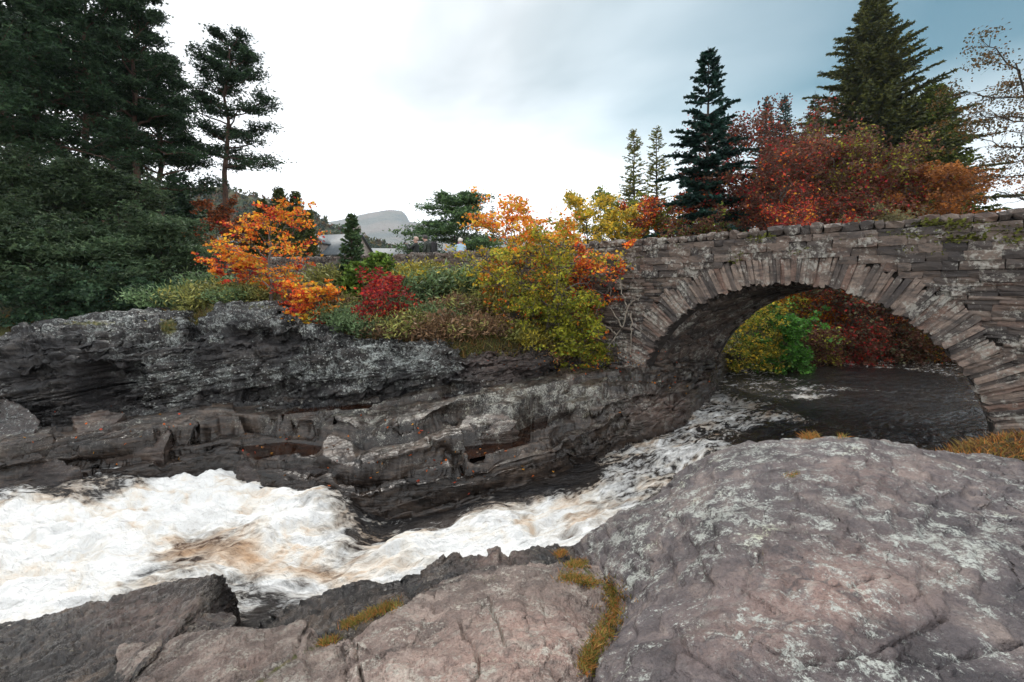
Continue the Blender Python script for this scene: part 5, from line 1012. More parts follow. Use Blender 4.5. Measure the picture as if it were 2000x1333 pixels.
# --- seen through the arch
for px, D, z, top, rad, n, leaf, cf, sd, lab in [
    (1448, 18.3, .2, 592, 1.7, 8500, .10, mixc((YEL, .8), (OLV, 1.6), (GRN, .8)), 101, 'yellow green bush just beyond the arch beside the left pier'),
    (1522, 18.6, .05, 608, 1.45, 8000, .13, mixc(([(0.05, 0.15, 0.025), (0.08, 0.20, 0.03), (0.04, 0.10, 0.02)], 1)), 102, 'bright green leafy bush hanging over the water beyond the arch'),
    (1560, 24, 1.2, 540, 1.9, 7500, .13, mixc((ORA, 2), (YEL, .6), (BRN, .5)), 103, 'orange shrub high on the bank seen under the arch crown'),
    (1640, 22, .2, 545, 2.7, 14000, .13, mixc((PUR, 1.4), ([(0.13, 0.13, 0.07), (0.10, 0.09, 0.055)], 1.3), (RED, .5)), 104, 'grey green and red bush in the middle of the arch'),
    (1735, 22.5, .2, 550, 2.7, 14000, .13, mixc((PUR, 1.3), ([(0.13, 0.13, 0.07), (0.10, 0.09, 0.055)], 1), (BRN, 1)), 105, 'dark red bush leaning over the river right of the arch middle'),
    (1822, 23, .2, 585, 2.4, 11000, .13, mixc((ORA, .8), (BRN, 1.4), (RED, .7)), 106, 'rusty bush at the right side of the arch opening'),
    (1640, 27, 1.5, 500, 3.2, 9000, .16, mixc((RED, 1), (ORA, .8), (BRN, 1)), 107, 'red tree behind the bushes on the far bank under the arch'),
    (1900, 25, .6, 600, 2.2, 7000, .13, mixc((BRN, 1.4), (OLV, .8), (ORA, .4)), 108, 'brown green bush on the far bank behind the right pier'),
    (1588, 20.5, -.05, 650, 1.3, 5500, .11, mixc((PUR, 1.2), (BRN, 1), (OLV, .5)), 110, 'low dark bush at the water line right of the bright green one'),
    (1668, 20.8, -.05, 655, 1.5, 6000, .11, mixc((RED, .8), (BRN, 1.2), (PUR, 1)), 111, 'low reddish bush trailing in the water under the arch middle'),
    (1760, 21.2, -.05, 655, 1.6, 6000, .11, mixc((BRN, 1.2), (PUR, 1), ([(0.13, 0.13, 0.07)], .6)), 112, 'low brown bush at the water line in the right half of the arch'),
    (1850, 21.0, -.05, 640, 1.6, 6000, .11, mixc((OLV, 1), (ORA, .5), (BRN, .8)), 113, 'low olive and orange bush at the far bank next to the right pier'),
    (1480, 24, 1.2, 520, 2.4, 7000, .14, mixc((OLV, 1), (YEL, .8), (GRN, .6)), 109, 'olive shrub on the far bank behind the left pier')]:
    b = spot(px, D, z); w, c = broadleaf(height_to(top, D, b[2]), rad, sd, cf, .02, leaf, n, 4, .6, 22, wildness=.4, skirt=150); place_tree('shrub', lab, 'shrub', b, w, M_DARKBARK, c, 'bushes seen through the arch')

# --- shrubs on the bank above the cliff
def on_bank(px, D):
    x = (px - 1000) / F * D; return (x, D, bank_z(x, D) - 0.05)
def bush(px, D, top, rad, sd, lab, cf, leaf=.085, n=9000, stems=4, flat=.4, low=.04, limbs=26, name='shrub', wm=None, wild=.3, b=None, **k):
    b = b or on_bank(px, D); w, c = broadleaf(height_to(top, D, b[2]), rad, sd, cf, low, leaf, n, stems, flat, limbs, wildness=wild, skirt=0 if stems < 3 else 140, **k); return place_tree(name, lab, 'shrub' if name == 'shrub' else 'tree', b, w, wm or M_GREYBARK, c)
def c_maple(g, P, h, rad):
    t = P[:, 2] / h + g.normal(size=len(P)) * .12 + .25 * vnoise(P * 1.3, 3); A = pal(g, len(P), ORA + YEL[:1]); B = pal(g, len(P), RED + ORA[:2]); O = pal(g, len(P), ORA + YEL + OLV[:1]); v = vnoise(P * 1.6 + 9, 5)
    return np.where((v > .28)[:, None], B, np.where((t < .35)[:, None], O, A))
bush(530, 12.9, 415, 1.25, 121, 'young beech sapling blazing orange and red on top of the cliff', c_maple, .085, 4300, 1, .22, .10, 20, 'beech_sapling', cluster=.085)
bush(600, 12.3, 560, .85, 122, 'low orange red spray hanging over the cliff edge below the sapling', c_maple, .085, 4500, 3, .3, .02, 18)
bush(470, 13.2, 482, .9, 123, 'orange spray leaning left from the sapling foot', c_maple, .085, 3200, 2, .25, .1, 16)
bush(742, 12.6, 545, .95, 124, 'deep crimson shrub in the middle of the bank', mixc((RED, 2), ([(0.16, 0.012, 0.02)], 1.5)), .075, 4800, 4, .35, .05, 18)
def c_gold(g, P, h, rad):
    t = P[:, 2] / h + .16 * vnoise(P * 1.2, 7) + .05 * g.normal(size=len(P)); e = np.hypot(P[:, 0], P[:, 1]) / rad
    top = pal(g, len(P), ORA + ORA + YEL); GY = [(0.30, 0.29, 0.03), (0.24, 0.26, 0.03)]; mid_ = pal(g, len(P), OLV + YEL + GY + GRN[1:2]); lo = pal(g, len(P), GRN[:2] + OLV + GY); r = pal(g, len(P), RED[1:2] + ORA)
    c = np.where((t > .72)[:, None], top, np.where((t > .42)[:, None], mid_, lo)); return np.where(((P[:, 0] / rad > .45) & (t > .35) & (vnoise(P * 1.5, 8) > -.1))[:, None], r, c)
bush(1062, 13.2, 392, 1.8, 125, 'big golden green bush with an orange crown left of the arch', c_gold, .085, 24000, 4, .4, .03, 44)
bush(1000, 12.9, 470, 1.0, 126, 'pinkish orange shrub merging into the left flank of the golden bush', mixc((OLV, 1.3), (ORA, .9), (GRN, .6), (BRN, .6)), .075, 5500, 4, .4, .03, 18)
bush(1128, 13.1, 560, .95, 127, 'bright yellow green bush hanging over the rock beside the arch foot', mixc((OLV, 1.2), ([(0.30, 0.30, 0.03), (0.20, 0.24, 0.03)], 1.6), (GRN, .6), (ORA, .15)), .085, 6500, 4, .4, .02, 20)
bush(1150, 13.9, 440, .75, 128, 'red and orange shrub against the parapet right of the golden bush', mixc((ORA, 1.6), (RED, 1.1)), .08, 3400, 3, .4, .25, 14)
bush(968, 13.7, 505, .6, 131, 'thin orange leaved twigs left of the golden bush', mixc((ORA, 1), (OLV, 1), (YEL, .5)), .08, 2200, 3, .3, .1, 14)
bush(1105, 12.9, 640, .6, 130, 'lowest yellow green spray drooping to the shelf below the golden bush', mixc((OLV, 1), ([(0.28, 0.29, 0.03), (0.18, 0.22, 0.03)], 1.4)), .08, 3200, 3, .5, .0, 12, b=(at_d(1105, 690, 12.9)[0], 12.9, 1.35))
b = on_bank(687, 15.2); w, c = spruce(height_to(424, 15.2, b[2]), .52, 132, [(0.05, 0.095, 0.04), (0.075, 0.12, 0.05), (0.035, 0.065, 0.03)], .05, .05, .22, .20, 1.6, .6, .1, .5)
place_tree('young_spruce', 'slim young spruce standing in front of the roadside wall', 'tree', b, w, M_DARKBARK, c)
for i, (px, D, top, rad, lab) in enumerate([(742, 14.6, 502, .75, 'fresh green feathery conifer bush right of the young spruce'), (700, 14.2, 520, .7, 'fresh green feathery conifer bush at the foot of the young spruce')]):
    b = on_bank(px, D); w, c = spruce(height_to(top, D, b[2]), rad, 133 + i, [(0.10, 0.17, 0.03), (0.14, 0.21, 0.04), (0.07, 0.12, 0.025)], .02, .1, .14, .20, 2.2, .45, .05, .5); place_tree('conifer_bush', lab, 'shrub', b, w, M_DARKBARK, c, 'feathery green bushes by the young spruce')
# heather, gorse and broom clumps: fine upright sprigs
def heath(rad, h, seed, colors, n=2600):
    g = np.random.default_rng(seed); L = Leaves(); W = Wood(); k = 26; rt = g.normal(size=(k, 3)) * [rad * .3, rad * .3, 0]; rt[:, 2] = 0; dr = unit(g.normal(size=(k, 3)) * [.75, .75, .2] + [0, 0, .9])
    for a, d in zip(rt, dr):
        W.tube(bez(a, d, h * .9, [d[0] * .4, d[1] * .4, -.1], 4), np.linspace(.012, .003, 4), 3)
    i = g.integers(0, k, n); t = g.uniform(.15, 1.05, n)[:, None]; c = rt[i] + dr[i] * h * .95 * t + dr[i] * [.4, .4, -.1] * h * t * t + g.normal(size=(n, 3)) * (.05 + .10 * rad)
    c[:, 2] = np.maximum(c[:, 2], -.05); tone = g.uniform(.6, 1.4, k)[i][:, None]
    L.add(c, dr[i] * .8 + g.normal(size=(n, 3)) * .5, g.uniform(.06, .15, n), .028, np.clip(pal(g, n, colors) * tone, 0, 1)); return W, L.mesh('sprigs', g, M_NEEDLE)
H1 = [(0.16, 0.17, 0.05), (0.21, 0.20, 0.06), (0.11, 0.12, 0.04)]; H2 = [(0.17, 0.10, 0.06), (0.21, 0.13, 0.07), (0.12, 0.08, 0.045)]; H3 = [(0.10, 0.16, 0.07), (0.13, 0.19, 0.09), (0.07, 0.11, 0.05)]; H4 = [(0.30, 0.24, 0.03), (0.22, 0.20, 0.04), (0.14, 0.13, 0.04)]
HM = [heath(.5, .5, 200 + i, c) for i, c in enumerate((H1, H2, H3, H4, H1, H2, H3))]
HW = [w.mesh('stems') for w, _ in HM]; HL = ['olive green gorse clump on the bank below the roadside wall', 'brown heather clump on the bank above the cliff', 'dark green broom clump on the bank above the cliff', 'yellow tinged gorse clump on the bank', 'olive green gorse clump on the bank below the roadside wall', 'brown heather clump on the bank above the cliff', 'dark green broom clump on the bank above the cliff']
gh = np.random.default_rng(77)
hs = [(665, 12.4, 6), (690, 12.3, 2), (720, 12.2, 2), (760, 12.1, 1), (790, 12.2, 0), (820, 12.1, 5), (850, 12.1, 1), (880, 12.2, 5), (910, 12.3, 0), (940, 12.4, 5), (970, 12.5, 1), (1000, 12.6, 0), (1030, 12.8, 3), (1060, 12.9, 1), (840, 13.0, 2), (800, 13.1, 3), (770, 13.4, 6), (870, 13.4, 1), (905, 13.3, 5), (935, 13.6, 0), (830, 14.2, 6), (860, 14.6, 4), (800, 14.8, 3), (780, 15.6, 4), (820, 16.0, 3), (860, 15.6, 0), (900, 14.8, 2), (640, 14.0, 2), (660, 15.5, 0), (620, 13.2, 5), (500, 13.2, 0), (455, 13.0, 2), (430, 13.4, 4), (395, 13.3, 0), (360, 13.6, 6), (325, 13.8, 2), (415, 15, 6), (690, 13.4, 0), (730, 13.2, 6), (665, 13.2, 1), (985, 13.8, 0), (1085, 13.3, 5)]
ORDN = ['first', 'second', 'third', 'fourth', 'fifth', 'sixth', 'seventh', 'eighth', 'ninth', 'tenth', 'eleventh', 'twelfth']
HK = {0: 'olive green gorse', 4: 'olive green gorse', 1: 'brown heather', 5: 'brown heather', 2: 'dark green broom', 6: 'dark green broom', 3: 'yellow tinged gorse'}
def hrow(D): return 'along the cliff edge' if D < 12.95 else 'halfway up the bank' if D < 14 else 'just below the roadside wall'
def hlabel(i):
    px, D, k = hs[i]; same = sorted((p, j) for j, (p, d, q) in enumerate(hs) if HK[q] == HK[k] and hrow(d) == hrow(D)); n = [j for _, j in same].index(i)
    return ('only %s clump %s' % (HK[k], hrow(D))) if len(same) == 1 else '%s %s clump from the left %s' % (ORDN[n], HK[k], hrow(D))
for ih, (px, D, k) in enumerate(hs):
    x, y, z = on_bank(px, D); t = empty('heather_clump' if k in (1, 5) else 'gorse_clump', (x, y, z), gh.uniform(0, 6.28)); s = gh.uniform(.8, 1.35) * (1.25 if D > 14 else 1); t.scale = (s * 1.15, s * 1.15, s)
    tag(t, hlabel(ih), 'shrub', 'low scrub clumps on the bank')
    a = obj('stems', HW[k], M_DARKBARK, t); c = obj('sprigs', HM[k][1], None, t)
b = at_d(322, 655, 12.0); t = empty('gorse_clump', (b[0], 12.0, b[2] - .1)); t.scale = (.8, .6, .9); tag(t, 'small green bush growing in the notch of the left cliff', 'shrub'); obj('stems', HW[2], M_DARKBARK, t); obj('sprigs', HM[3][1], None, t)

# --- bare roots hanging beside the arch foot, and a broken stump by the wall
W = Wood(); g = np.random.default_rng(9)
for line in [[(1226, 600), (1216, 640), (1196, 668), (1180, 690), (1176, 712)], [(1226, 600), (1240, 585), (1252, 580)], [(1216, 640), (1205, 620), (1190, 600), (1192, 560)], [(1232, 612), (1234, 660), (1230, 700)], [(1205, 655), (1188, 640), (1172, 632)], [(1226, 600), (1215, 575), (1210, 545)]]:
    pts = []
    for a, b in line:
        D = 15.6 / (1 + 0.72 * (a - 1000) / F) - .16; pts.append(at_d(a, b, D))
    pts = np.array(pts); t = np.linspace(0, 1, len(pts)); tq = np.linspace(0, 1, 14); pts = np.stack([np.interp(tq, t, pts[:, k]) for k in range(3)], -1); pts[1:-1] += g.normal(size=(12, 3)) * .018; W.tube(pts, np.linspace(.022, .008, 14), 6)
tag(obj('hanging_root', W.mesh('hanging_root'), bark('pale root', (0.20, 0.17, 0.14), (0.42, 0.37, 0.31))), 'pale bare root trailing down the masonry beside the arch foot', 'root')
b = on_bank(652, 15.8); t = empty('tree_stump', b); tag(t, 'grey broken stump in front of the roadside wall', 'stump'); W = Wood(); W.tube([(0, 0, -.1), (0, 0, .1), (.02, 0, .45), (.03, .02, .78)], [.30, .24, .21, .19], 14); W.tube([(.12, -.05, .7), (.15, -.05, .95)], [.06, .01], 6); obj('trunk', W.mesh('trunk'), M_GREYBARK, t)

# --- grass
def blades(pts, L, colors, seed, spread=.5, width=.006):
    g = np.random.default_rng(seed); n = len(pts); d = unit(g.normal(size=(n, 3)) * [spread, spread, .1] + [0, 0, 1]); l = (L * g.uniform(.5, 1.3, n))[:, None]; sd = unit(np.cross(d, g.normal(size=(n, 3)))) * width
    tip = pts + d * l + (d * [1, 1, 0]) * l * .5 - [0, 0, .0]; mid_ = pts + d * l * .55
    V = np.stack([pts - sd, pts + sd, mid_ + sd * .7, tip, mid_ - sd * .7], 1).reshape(-1, 3); me = mesh_np('blades', V, np.arange(5 * n).reshape(-1, 5), False); cattr(me, 'Col', pal(g, n, colors, None, .3)); me.materials.append(M_GRASS); return me
GR1 = [(0.17, 0.17, 0.04), (0.26, 0.20, 0.05), (0.34, 0.18, 0.06), (0.38, 0.15, 0.05), (0.12, 0.13, 0.03)]; GR2 = [(0.42, 0.17, 0.05), (0.33, 0.20, 0.06), (0.22, 0.17, 0.05)]
deps = bpy.context.evaluated_depsgraph_get()
def drop(px, py):
    """the first surface along a pixel's line of sight"""
    d = Vector(at_d(px, py, 1.0) - np.array([0, 0, EYE])).normalized(); h, loc, _n, _i, ob, _m = scene.ray_cast(deps, Vector((0, 0, EYE)), d); return np.array(loc) if h and ob.name != 'river' else None
def grass_patch(line, w, n, L, colors, seed, label, spread=.6):
    g = np.random.default_rng(seed); ln = np.array(line, float); t = np.concatenate([[0], np.cumsum(np.hypot(*np.diff(ln, axis=0).T))]); q = g.uniform(0, t[-1], n); P = []
    for a in q:
        r = drop(np.interp(a, t, ln[:, 0]) + g.normal() * w, np.interp(a, t, ln[:, 1]) + g.normal() * w * .6)
        if r is not None: P.append(r)
    if not P: return
    med = min(p[1] for p in P); P = np.array([p for p in P if p[1] - med < 1.5]); P = P[np.repeat(np.arange(len(P)), 4)] + g.normal(size=(len(P) * 4, 3)) * [.012, .012, 0] - [0, 0, .008]
    tag(obj('grass_tuft', blades(P, L, colors, seed, spread, .0028), None), label, 'grass', 'grass tufts on the rocks', 'stuff')
HAZE.hide_viewport = True; bpy.context.view_layer.update(); deps = bpy.context.evaluated_depsgraph_get()
grass_patch([(1192, 1140), (1202, 1190), (1190, 1225), (1172, 1250)], 11, 620, .035, GR1, 1, 'long strip of grass in the groove beside the rounded rock')
grass_patch([(1165, 1255), (1150, 1285), (1142, 1312)], 7, 260, .033, GR1, 2, 'lowest bit of grass in the groove at the bottom edge')
grass_patch([(1098, 1128), (1130, 1132), (1160, 1140)], 8, 300, .035, GR1, 3, 'grass clump at the bend of the groove')
grass_patch([(1110, 1108), (1140, 1100)], 7, 220, .04, GR1, 4, 'rounded grass clump at the top of the groove')
grass_patch([(1090, 1085), (1100, 1080)], 4, 90, .05, GR2, 5, 'tiny brown grass clump above the groove')
grass_patch([(670, 1225), (700, 1212), (730, 1198), (775, 1180)], 7, 400, .042, GR1, 6, 'green and brown grass growing along the edge of the pinkish slab')
grass_patch([(630, 1262), (655, 1250)], 4, 80, .05, GR1, 7, 'small grass tuft on the mossy seam')
grass_patch([(1570, 855), (1600, 852)], 4, 110, .08, GR2, 8, 'reddish grass tuft on the crest of the rounded rock')
grass_patch([(1640, 852), (1665, 850)], 4, 60, .06, GR1, 9, 'sparse thin grass on the crest of the rounded rock')
grass_patch([(1540, 932), (1560, 924)], 4, 60, .02, GR1, 10, 'tiny moss grass cushion on the rounded rock')
# fallen leaves
L = Leaves(); g = np.random.default_rng(31); pts = []
for cx, cy, sx, sy, n in [(1180, 705, 70, 9, 150), (1120, 715, 60, 10, 70), (700, 860, 200, 30, 60), (950, 920, 120, 20, 40), (1280, 745, 60, 10, 30), (300, 850, 150, 25, 30)]:
    for _ in range(n):
        r = drop(cx + g.normal() * sx, cy + g.normal() * sy)
        if r is not None and r[1] < 16: pts.append(r + [0, 0, .012])
pts = np.array(pts); L.add(pts, g.normal(size=(len(pts), 3)) * [1, 1, .15], np.where(pts[:, 1] < 5, .035, .075) * g.uniform(.6, 1.2, len(pts)), np.where(pts[:, 1] < 5, .022, .05), pal(g, len(pts), RED[1:2] + ORA + BRN)); tag(obj('fallen_leaves', L.mesh('fallen_leaves', g, M_LEAF)), 'fallen orange and red leaves strewn over the rocks', 'leaves', None, 'stuff')
HAZE.hide_viewport = False
def scatter_grass(name, pts, L, colors, seed, label, width=.012):
    o = obj(name, blades(pts, L, colors, seed, .5, width), None); tag(o, label, 'grass', None, 'stuff')
g = np.random.default_rng(5); i = g.integers(0, len(BANKG), 16000); P = BANKG[i] + g.normal(size=(len(i), 3)) * [.06, .06, .0]; P[:, 2] -= .06
scatter_grass('grass', P, .20, [(0.14, 0.13, 0.04), (0.22, 0.18, 0.06), (0.09, 0.11, 0.03), (0.20, 0.11, 0.04)], 6, 'rough grass and dead bracken covering the bank')
x = g.uniform(-15, -5.5, 15000); y = g.uniform(12.2, 24, 15000); P = np.stack([x, y, ground_z(x, y) - .02], -1)
scatter_grass('undergrowth', P, .32, [(0.09, 0.11, 0.03), (0.14, 0.08, 0.025), (0.06, 0.08, 0.03), (0.22, 0.10, 0.03)], 7, 'dark ferny undergrowth on the wood floor', .022)
P = MOUND[g.integers(0, len(MOUND), 5000)] + g.normal(size=(5000, 3)) * [.04, .03, 0] - [0, 0, .02]
scatter_grass('grass', P, .14, GR2 + [(0.16, 0.08, 0.04), (0.20, 0.13, 0.05)], 8, 'reddish grass on the bank at the right foot of the arch', .010)
# ------------------------------------------------------------------ houses, people
M_SLATE = plain('roof slate', (0.105, 0.125, 0.14), 0.6, 0.25, 5); M_HARL = plain('grey stone wall', (0.26, 0.23, 0.21), 0.9, 0.3, 4); M_WHITE = plain('white render', (0.72, 0.72, 0.70), 0.8, 0.06, 3); M_GLASS = plain('window glass', (0.05, 0.06, 0.07), 0.1, 0.2, 2); M_FRAME = plain('white frame', (0.75, 0.75, 0.73), 0.5, 0.05, 3)
def prism(name, w, d, eave, ridge_, over=0.0, t=0.0):
    """gabled solid: ridge along x"""
    V = np.array([(-w / 2, -d / 2, 0), (w / 2, -d / 2, 0), (w / 2, d / 2, 0), (-w / 2, d / 2, 0), (-w / 2, -d / 2, eave), (w / 2, -d / 2, eave), (w / 2, d / 2, eave), (-w / 2, d / 2, eave), (-w / 2, 0, ridge_), (w / 2, 0, ridge_)])
    return mesh_np(name, V, [np.array([(0, 1, 5, 4), (2, 3, 7, 6), (4, 5, 9, 8), (6, 7, 8, 9)]), np.array([(1, 2, 6, 9, 5), (3, 0, 4, 8, 7)])], False)
def slope_mesh(name, w, d, eave, ridge_, over=.25, t=.14):
    V = []; s = (ridge_ - eave) / (d / 2)
    for sx in (-1, 1):
        for y, z in ((-d / 2 - over, eave - s * over), (0, ridge_), (d / 2 + over, eave - s * over)): V += [(sx * (w / 2 + over), y, z + .03), (sx * (w / 2 + over), y, z + t)]
    return mesh_np(name, np.array(V), np.array([(1, 7, 9, 3), (3, 9, 11, 5), (0, 2, 8, 6), (2, 4, 10, 8), (0, 1, 3, 2), (2, 3, 5, 4), (6, 8, 9, 7), (8, 10, 11, 9), (0, 6, 7, 1), (4, 5, 11, 10)]), False)
def house(px, D, z, w, d, eave, ridge_, rz, wallm, label, dormers=(), chim=(-.4,), wins=4):
    t = empty('house', ((px - 1000) / F * D, D, z), rz); tag(t, label, 'house', 'village houses beyond the road')
    obj('wall', prism('wall', w, d, eave, ridge_), wallm, t); rf = obj('roof', slope_mesh('roof', w, d, eave, ridge_), M_SLATE, t)
    for c in chim:
        ch = obj('chimney', box_mesh('chimney', c * w - .35, c * w + .35, -.3, .3, ridge_ - .4, ridge_ + .9), wallm, rf)
    for k in range(wins):
        x = -w / 2 + w * (k + .5) / wins; wn_ = obj('window', box_mesh('window', x - .5, x + .5, -d / 2 - .06, -d / 2 + .05, eave - 1.9, eave - .6), M_FRAME, t)
        obj('pane', box_mesh('pane', x - .42, x + .42, -d / 2 - .075, -d / 2 - .055, eave - 1.82, eave - .68), M_GLASS, wn_)
    for x in dormers:
        dm = obj('dormer', prism('dormer', 1.0, 1.5, 1.1, 1.75), wallm, t); dm.rotation_euler = (0, 0, math.pi / 2); dm.location = (x, -d / 2 + .55, eave - .1); ds = obj('dormer_roof', slope_mesh('dormer_roof', 1.2, 1.5, 1.1, 1.75, .15, .1), M_SLATE, dm)
        obj('dormer_window', box_mesh('dormer_window', -.58, -.49, -.4, .4, .25, 1.05), M_FRAME, dm); obj('dormer_pane', box_mesh('dormer_pane', -.6, -.575, -.32, .32, .32, .98), M_GLASS, dm)
    return t
house(652, 42, 4.0, 5.4, 4.8, 2.7, 4.6, R(-14), M_HARL, 'stone house with slate roof and a gabled dormer behind the roadside wall', (-.2,), (.42,))
house(738, 52, 4.0, 6.2, 5.0, 2.6, 4.4, R(8), M_WHITE, 'pale low house right of the dormered one with a plain grey roof', (), ())
house(462, 38, 4.0, 5.5, 4.8, 2.0, 3.9, R(6), M_WHITE, 'white walled house with blue grey roof behind the lone pine trunk', (), (.3,))
house(484, 52, 4.6, 3.6, 5.0, 3.2, 6.0, R(75), M_HARL, 'narrow gabled house rising above the white walled one', (), (.3,), 2)

def person(px, D, top, rz, label, jacket, trousers, hair, raise_arms=0.0, stoop=0.0, hat=False):
    x = (px - 1000) / F * D; z0 = ROADZ + 0.004; H = EYE + (HY - top) / F * D - z0; k = H / 1.75
    J = {'pel': (0, 0, .95), 'wst': (0, .01 + stoop * .03, 1.10), 'chs': (0, stoop * .10, 1.32), 'nck': (0, .01 + stoop * .18, 1.47), 'hd0': (0, .02 + stoop * .24, 1.55), 'hd1': (0, .035 + stoop * .26, 1.64), 'hd2': (0, .02 + stoop * .27, 1.70)}
    Rr = {'pel': .155, 'wst': .15, 'chs': .175, 'nck': .062, 'hd0': .078, 'hd1': .095, 'hd2': .07}
    Ed = [('pel', 'wst'), ('wst', 'chs'), ('chs', 'nck'), ('nck', 'hd0'), ('hd0', 'hd1'), ('hd1', 'hd2')]
    for s, n in ((-1, 'l'), (1, 'r')):
        J[n + 'sh'] = (s * .19, stoop * .14, 1.41); Rr[n + 'sh'] = .075
        if raise_arms: el, wr, hd = (s * .25, .20, 1.24), (s * .08, .40, 1.40 + .05 * raise_arms), (s * .045, .46, 1.44 + .05 * raise_arms)
        else: el, wr, hd = (s * .26, .03 + stoop * .1, 1.14), (s * .24, .14 + stoop * .12, .93), (s * .23, .17 + stoop * .12, .86)
        J[n + 'el'], J[n + 'wr'], J[n + 'hd'] = el, wr, hd; Rr[n + 'el'], Rr[n + 'wr'], Rr[n + 'hd'] = .055, .038, .04
        J[n + 'hp'] = (s * .10, 0, .88); J[n + 'kn'] = (s * .11, .03, .48); J[n + 'an'] = (s * .11, -.01, .09); J[n + 'to'] = (s * .12, .15, .035)
        Rr[n + 'hp'], Rr[n + 'kn'], Rr[n + 'an'], Rr[n + 'to'] = .105, .07, .052, .04
        Ed += [('chs', n + 'sh'), (n + 'sh', n + 'el'), (n + 'el', n + 'wr'), (n + 'wr', n + 'hd'), ('pel', n + 'hp'), (n + 'hp', n + 'kn'), (n + 'kn', n + 'an'), (n + 'an', n + 'to')]
    names = list(J); me = bpy.data.meshes.new('body'); me.from_pydata([J[n] for n in names], [(names.index(a), names.index(b)) for a, b in Ed], []); tmp = bpy.data.objects.new('tmp_body', me); col.objects.link(tmp)
    sk = tmp.modifiers.new('skin', 'SKIN'); sv = me.skin_vertices[0].data
    for i, n in enumerate(names): sv[i].radius = (Rr[n] * (1.18 if n in ('wst', 'chs', 'pel') else 1), Rr[n] * (.78 if n in ('wst', 'chs', 'pel') else 1)); sv[i].use_root = n == 'pel'
    ss_ = tmp.modifiers.new('sub', 'SUBSURF'); ss_.levels = ss_.render_levels = 2
    dg = bpy.context.evaluated_depsgraph_get(); m2 = bpy.data.meshes.new_from_object(tmp.evaluated_get(dg)); bpy.data.objects.remove(tmp)
    m2.materials.clear(); skin = plain('skin', (0.48, 0.29, 0.22), .55, .08, 6)
    for m in (jacket, trousers, skin): m2.materials.append(m)
    JP = np.array([J[n] for n in names])
    for p in m2.polygons:
        c = np.array(p.center); n = names[int(np.argmin(((JP - c) ** 2).sum(1)))]
        p.material_index = 2 if n.startswith('hd') or n[1:] == 'hd' else 1 if (c[2] < .86) else 0; p.use_smooth = True
    t = empty('person', (x, D, z0), rz); t.scale = (k, k, k); tag(t, label, 'person'); obj('body', m2, None, t)
    bm = bmesh.new(); bmesh.ops.create_icosphere(bm, subdivisions=3, radius=1)
    hc = Vector(J['hd1']) + Vector((0, -.02, .03))
    for v in list(bm.verts):
        if v.co.z < -.55 or (v.co.y > .35 and v.co.z < .45): bm.verts.remove(v)
    for v in bm.verts: v.co = Vector((v.co.x * .106, v.co.y * .118, v.co.z * .112)) + hc
    hm = bpy.data.meshes.new('hair'); bm.to_mesh(hm); bm.free(); obj('cap' if hat else 'hair', hm, hair, t)
    bm = bmesh.new(); bmesh.ops.create_cone(bm, segments=6, radius1=.018, radius2=.006, depth=.045, cap_ends=True); bmesh.ops.rotate(bm, verts=bm.verts, matrix=Matrix.Rotation(R(-70), 3, 'X')); bmesh.ops.translate(bm, verts=bm.verts, vec=Vector(J['hd1']) + Vector((0, .098, -.01))); nm = bpy.data.meshes.new('nose'); bm.to_mesh(nm); bm.free(); obj('nose', nm, skin, t)
    return t, k, J
M_BLACK = plain('dark jacket', (0.022, 0.026, 0.026), .7, .3, 9); M_JEAN = plain('dark trousers', (0.03, 0.035, 0.05), .8, .2, 9); M_OLIVE = plain('green black coat', (0.035, 0.042, 0.034), .75, .3, 9); M_PALEBLUE = plain('pale blue jacket', (0.42, 0.60, 0.74), .7, .08, 6); M_PACK = plain('black pack', (0.016, 0.016, 0.018), .6, .2, 9)
M_BALD = plain('thin pale hair', (0.50, 0.34, 0.28), .6, .1, 9); M_CAPM = plain('dark grey cap', (0.05, 0.045, 0.045), .8, .2, 9); M_WHAIR = plain('white hair', (0.72, 0.68, 0.62), .7, .1, 20); M_PHONE = plain('camera black', (0.02, 0.02, 0.02), .35, .1, 9); M_PURPLE = plain('purple case', (0.22, 0.05, 0.20), .5, .1, 9); M_RUST = plain('rust red cloth', (0.45, 0.12, 0.07), .8, .15, 9)
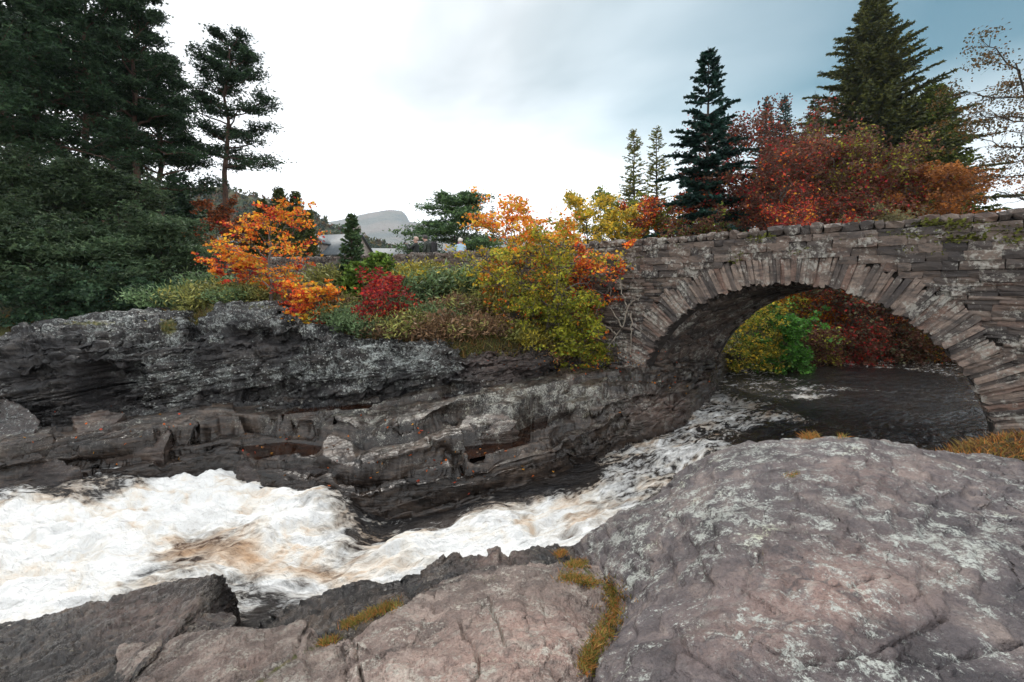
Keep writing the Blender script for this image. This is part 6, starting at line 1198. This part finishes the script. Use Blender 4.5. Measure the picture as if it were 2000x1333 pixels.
def held(t, k, J, name, mat, label, dims=(.075, .02, .05)):
    p = t.matrix_basis @ Vector(((J['lhd'][0] + J['rhd'][0]) / 2, J['lhd'][1] + .05, J['lhd'][2] + .03)); bm = bmesh.new(); bmesh.ops.create_cube(bm, size=2); bmesh.ops.scale(bm, verts=bm.verts, vec=dims); bmesh.ops.bevel(bm, geom=bm.edges[:], offset=.008, segments=2, affect='EDGES')
    ln = bmesh.ops.create_cone(bm, segments=12, radius1=.025, radius2=.022, depth=.05, cap_ends=True)['verts']; bmesh.ops.rotate(bm, verts=ln, matrix=Matrix.Rotation(R(90), 3, 'X')); bmesh.ops.translate(bm, verts=ln, vec=(0, dims[1] + .02, 0))
    m = bpy.data.meshes.new(name); bm.to_mesh(m); bm.free(); o = obj(name, m, mat); o.location = p; o.rotation_euler = t.rotation_euler; tag(o, label, name)
bpy.context.view_layer.update()
t, k, J = person(813, 18.8, 464, R(78), 'bald person in black jacket photographing to the left on the road', M_BLACK, M_JEAN, M_BALD, 1.0); bpy.context.view_layer.update(); held(t, k, J, 'camera', M_PHONE, 'small black camera held up by the bald person')
t, k, J = person(841, 18.4, 460, R(70), 'person in dark coat and cap with a black backpack leaning forward', M_OLIVE, M_JEAN, M_CAPM, 0, .9, True); bpy.context.view_layer.update()
def pack(t, J, mat, label, w=.15, back=-.17, z=1.25, hgt=.24):
    bm = bmesh.new(); bmesh.ops.create_cube(bm, size=2); bmesh.ops.scale(bm, verts=bm.verts, vec=(w, .09, hgt)); bmesh.ops.bevel(bm, geom=bm.edges[:], offset=.05, segments=3, affect='EDGES'); m = bpy.data.meshes.new('backpack'); bm.to_mesh(m); bm.free()
    o = obj('backpack', m, mat); o.location = t.matrix_basis @ Vector((0, back, z)); o.rotation_euler = t.rotation_euler; tag(o, label, 'backpack')
    for s in (-1, 1):
        W = Wood(); W.tube([(s * .11, .08, .18), (s * .12, .20, .24), (s * .12, .30, .10), (s * .11, .22, -.1), (s * .11, .08, -.15)], [.014] * 5, 5); obj('strap', W.mesh('strap'), mat, o)
pack(t, J, M_PACK, 'black backpack on the person with the cap')
t, k, J = person(899, 17.7, 466, R(14), 'white haired person in pale blue jacket beside the golden bush', M_PALEBLUE, M_JEAN, M_WHAIR, 1.6); bpy.context.view_layer.update(); held(t, k, J, 'phone', M_PURPLE, 'phone in a purple case held up by the white haired person', (.045, .012, .085)); pack(t, J, M_RUST, 'small rust red bag on the back of the white haired person', .12, -.16, 1.08, .10)
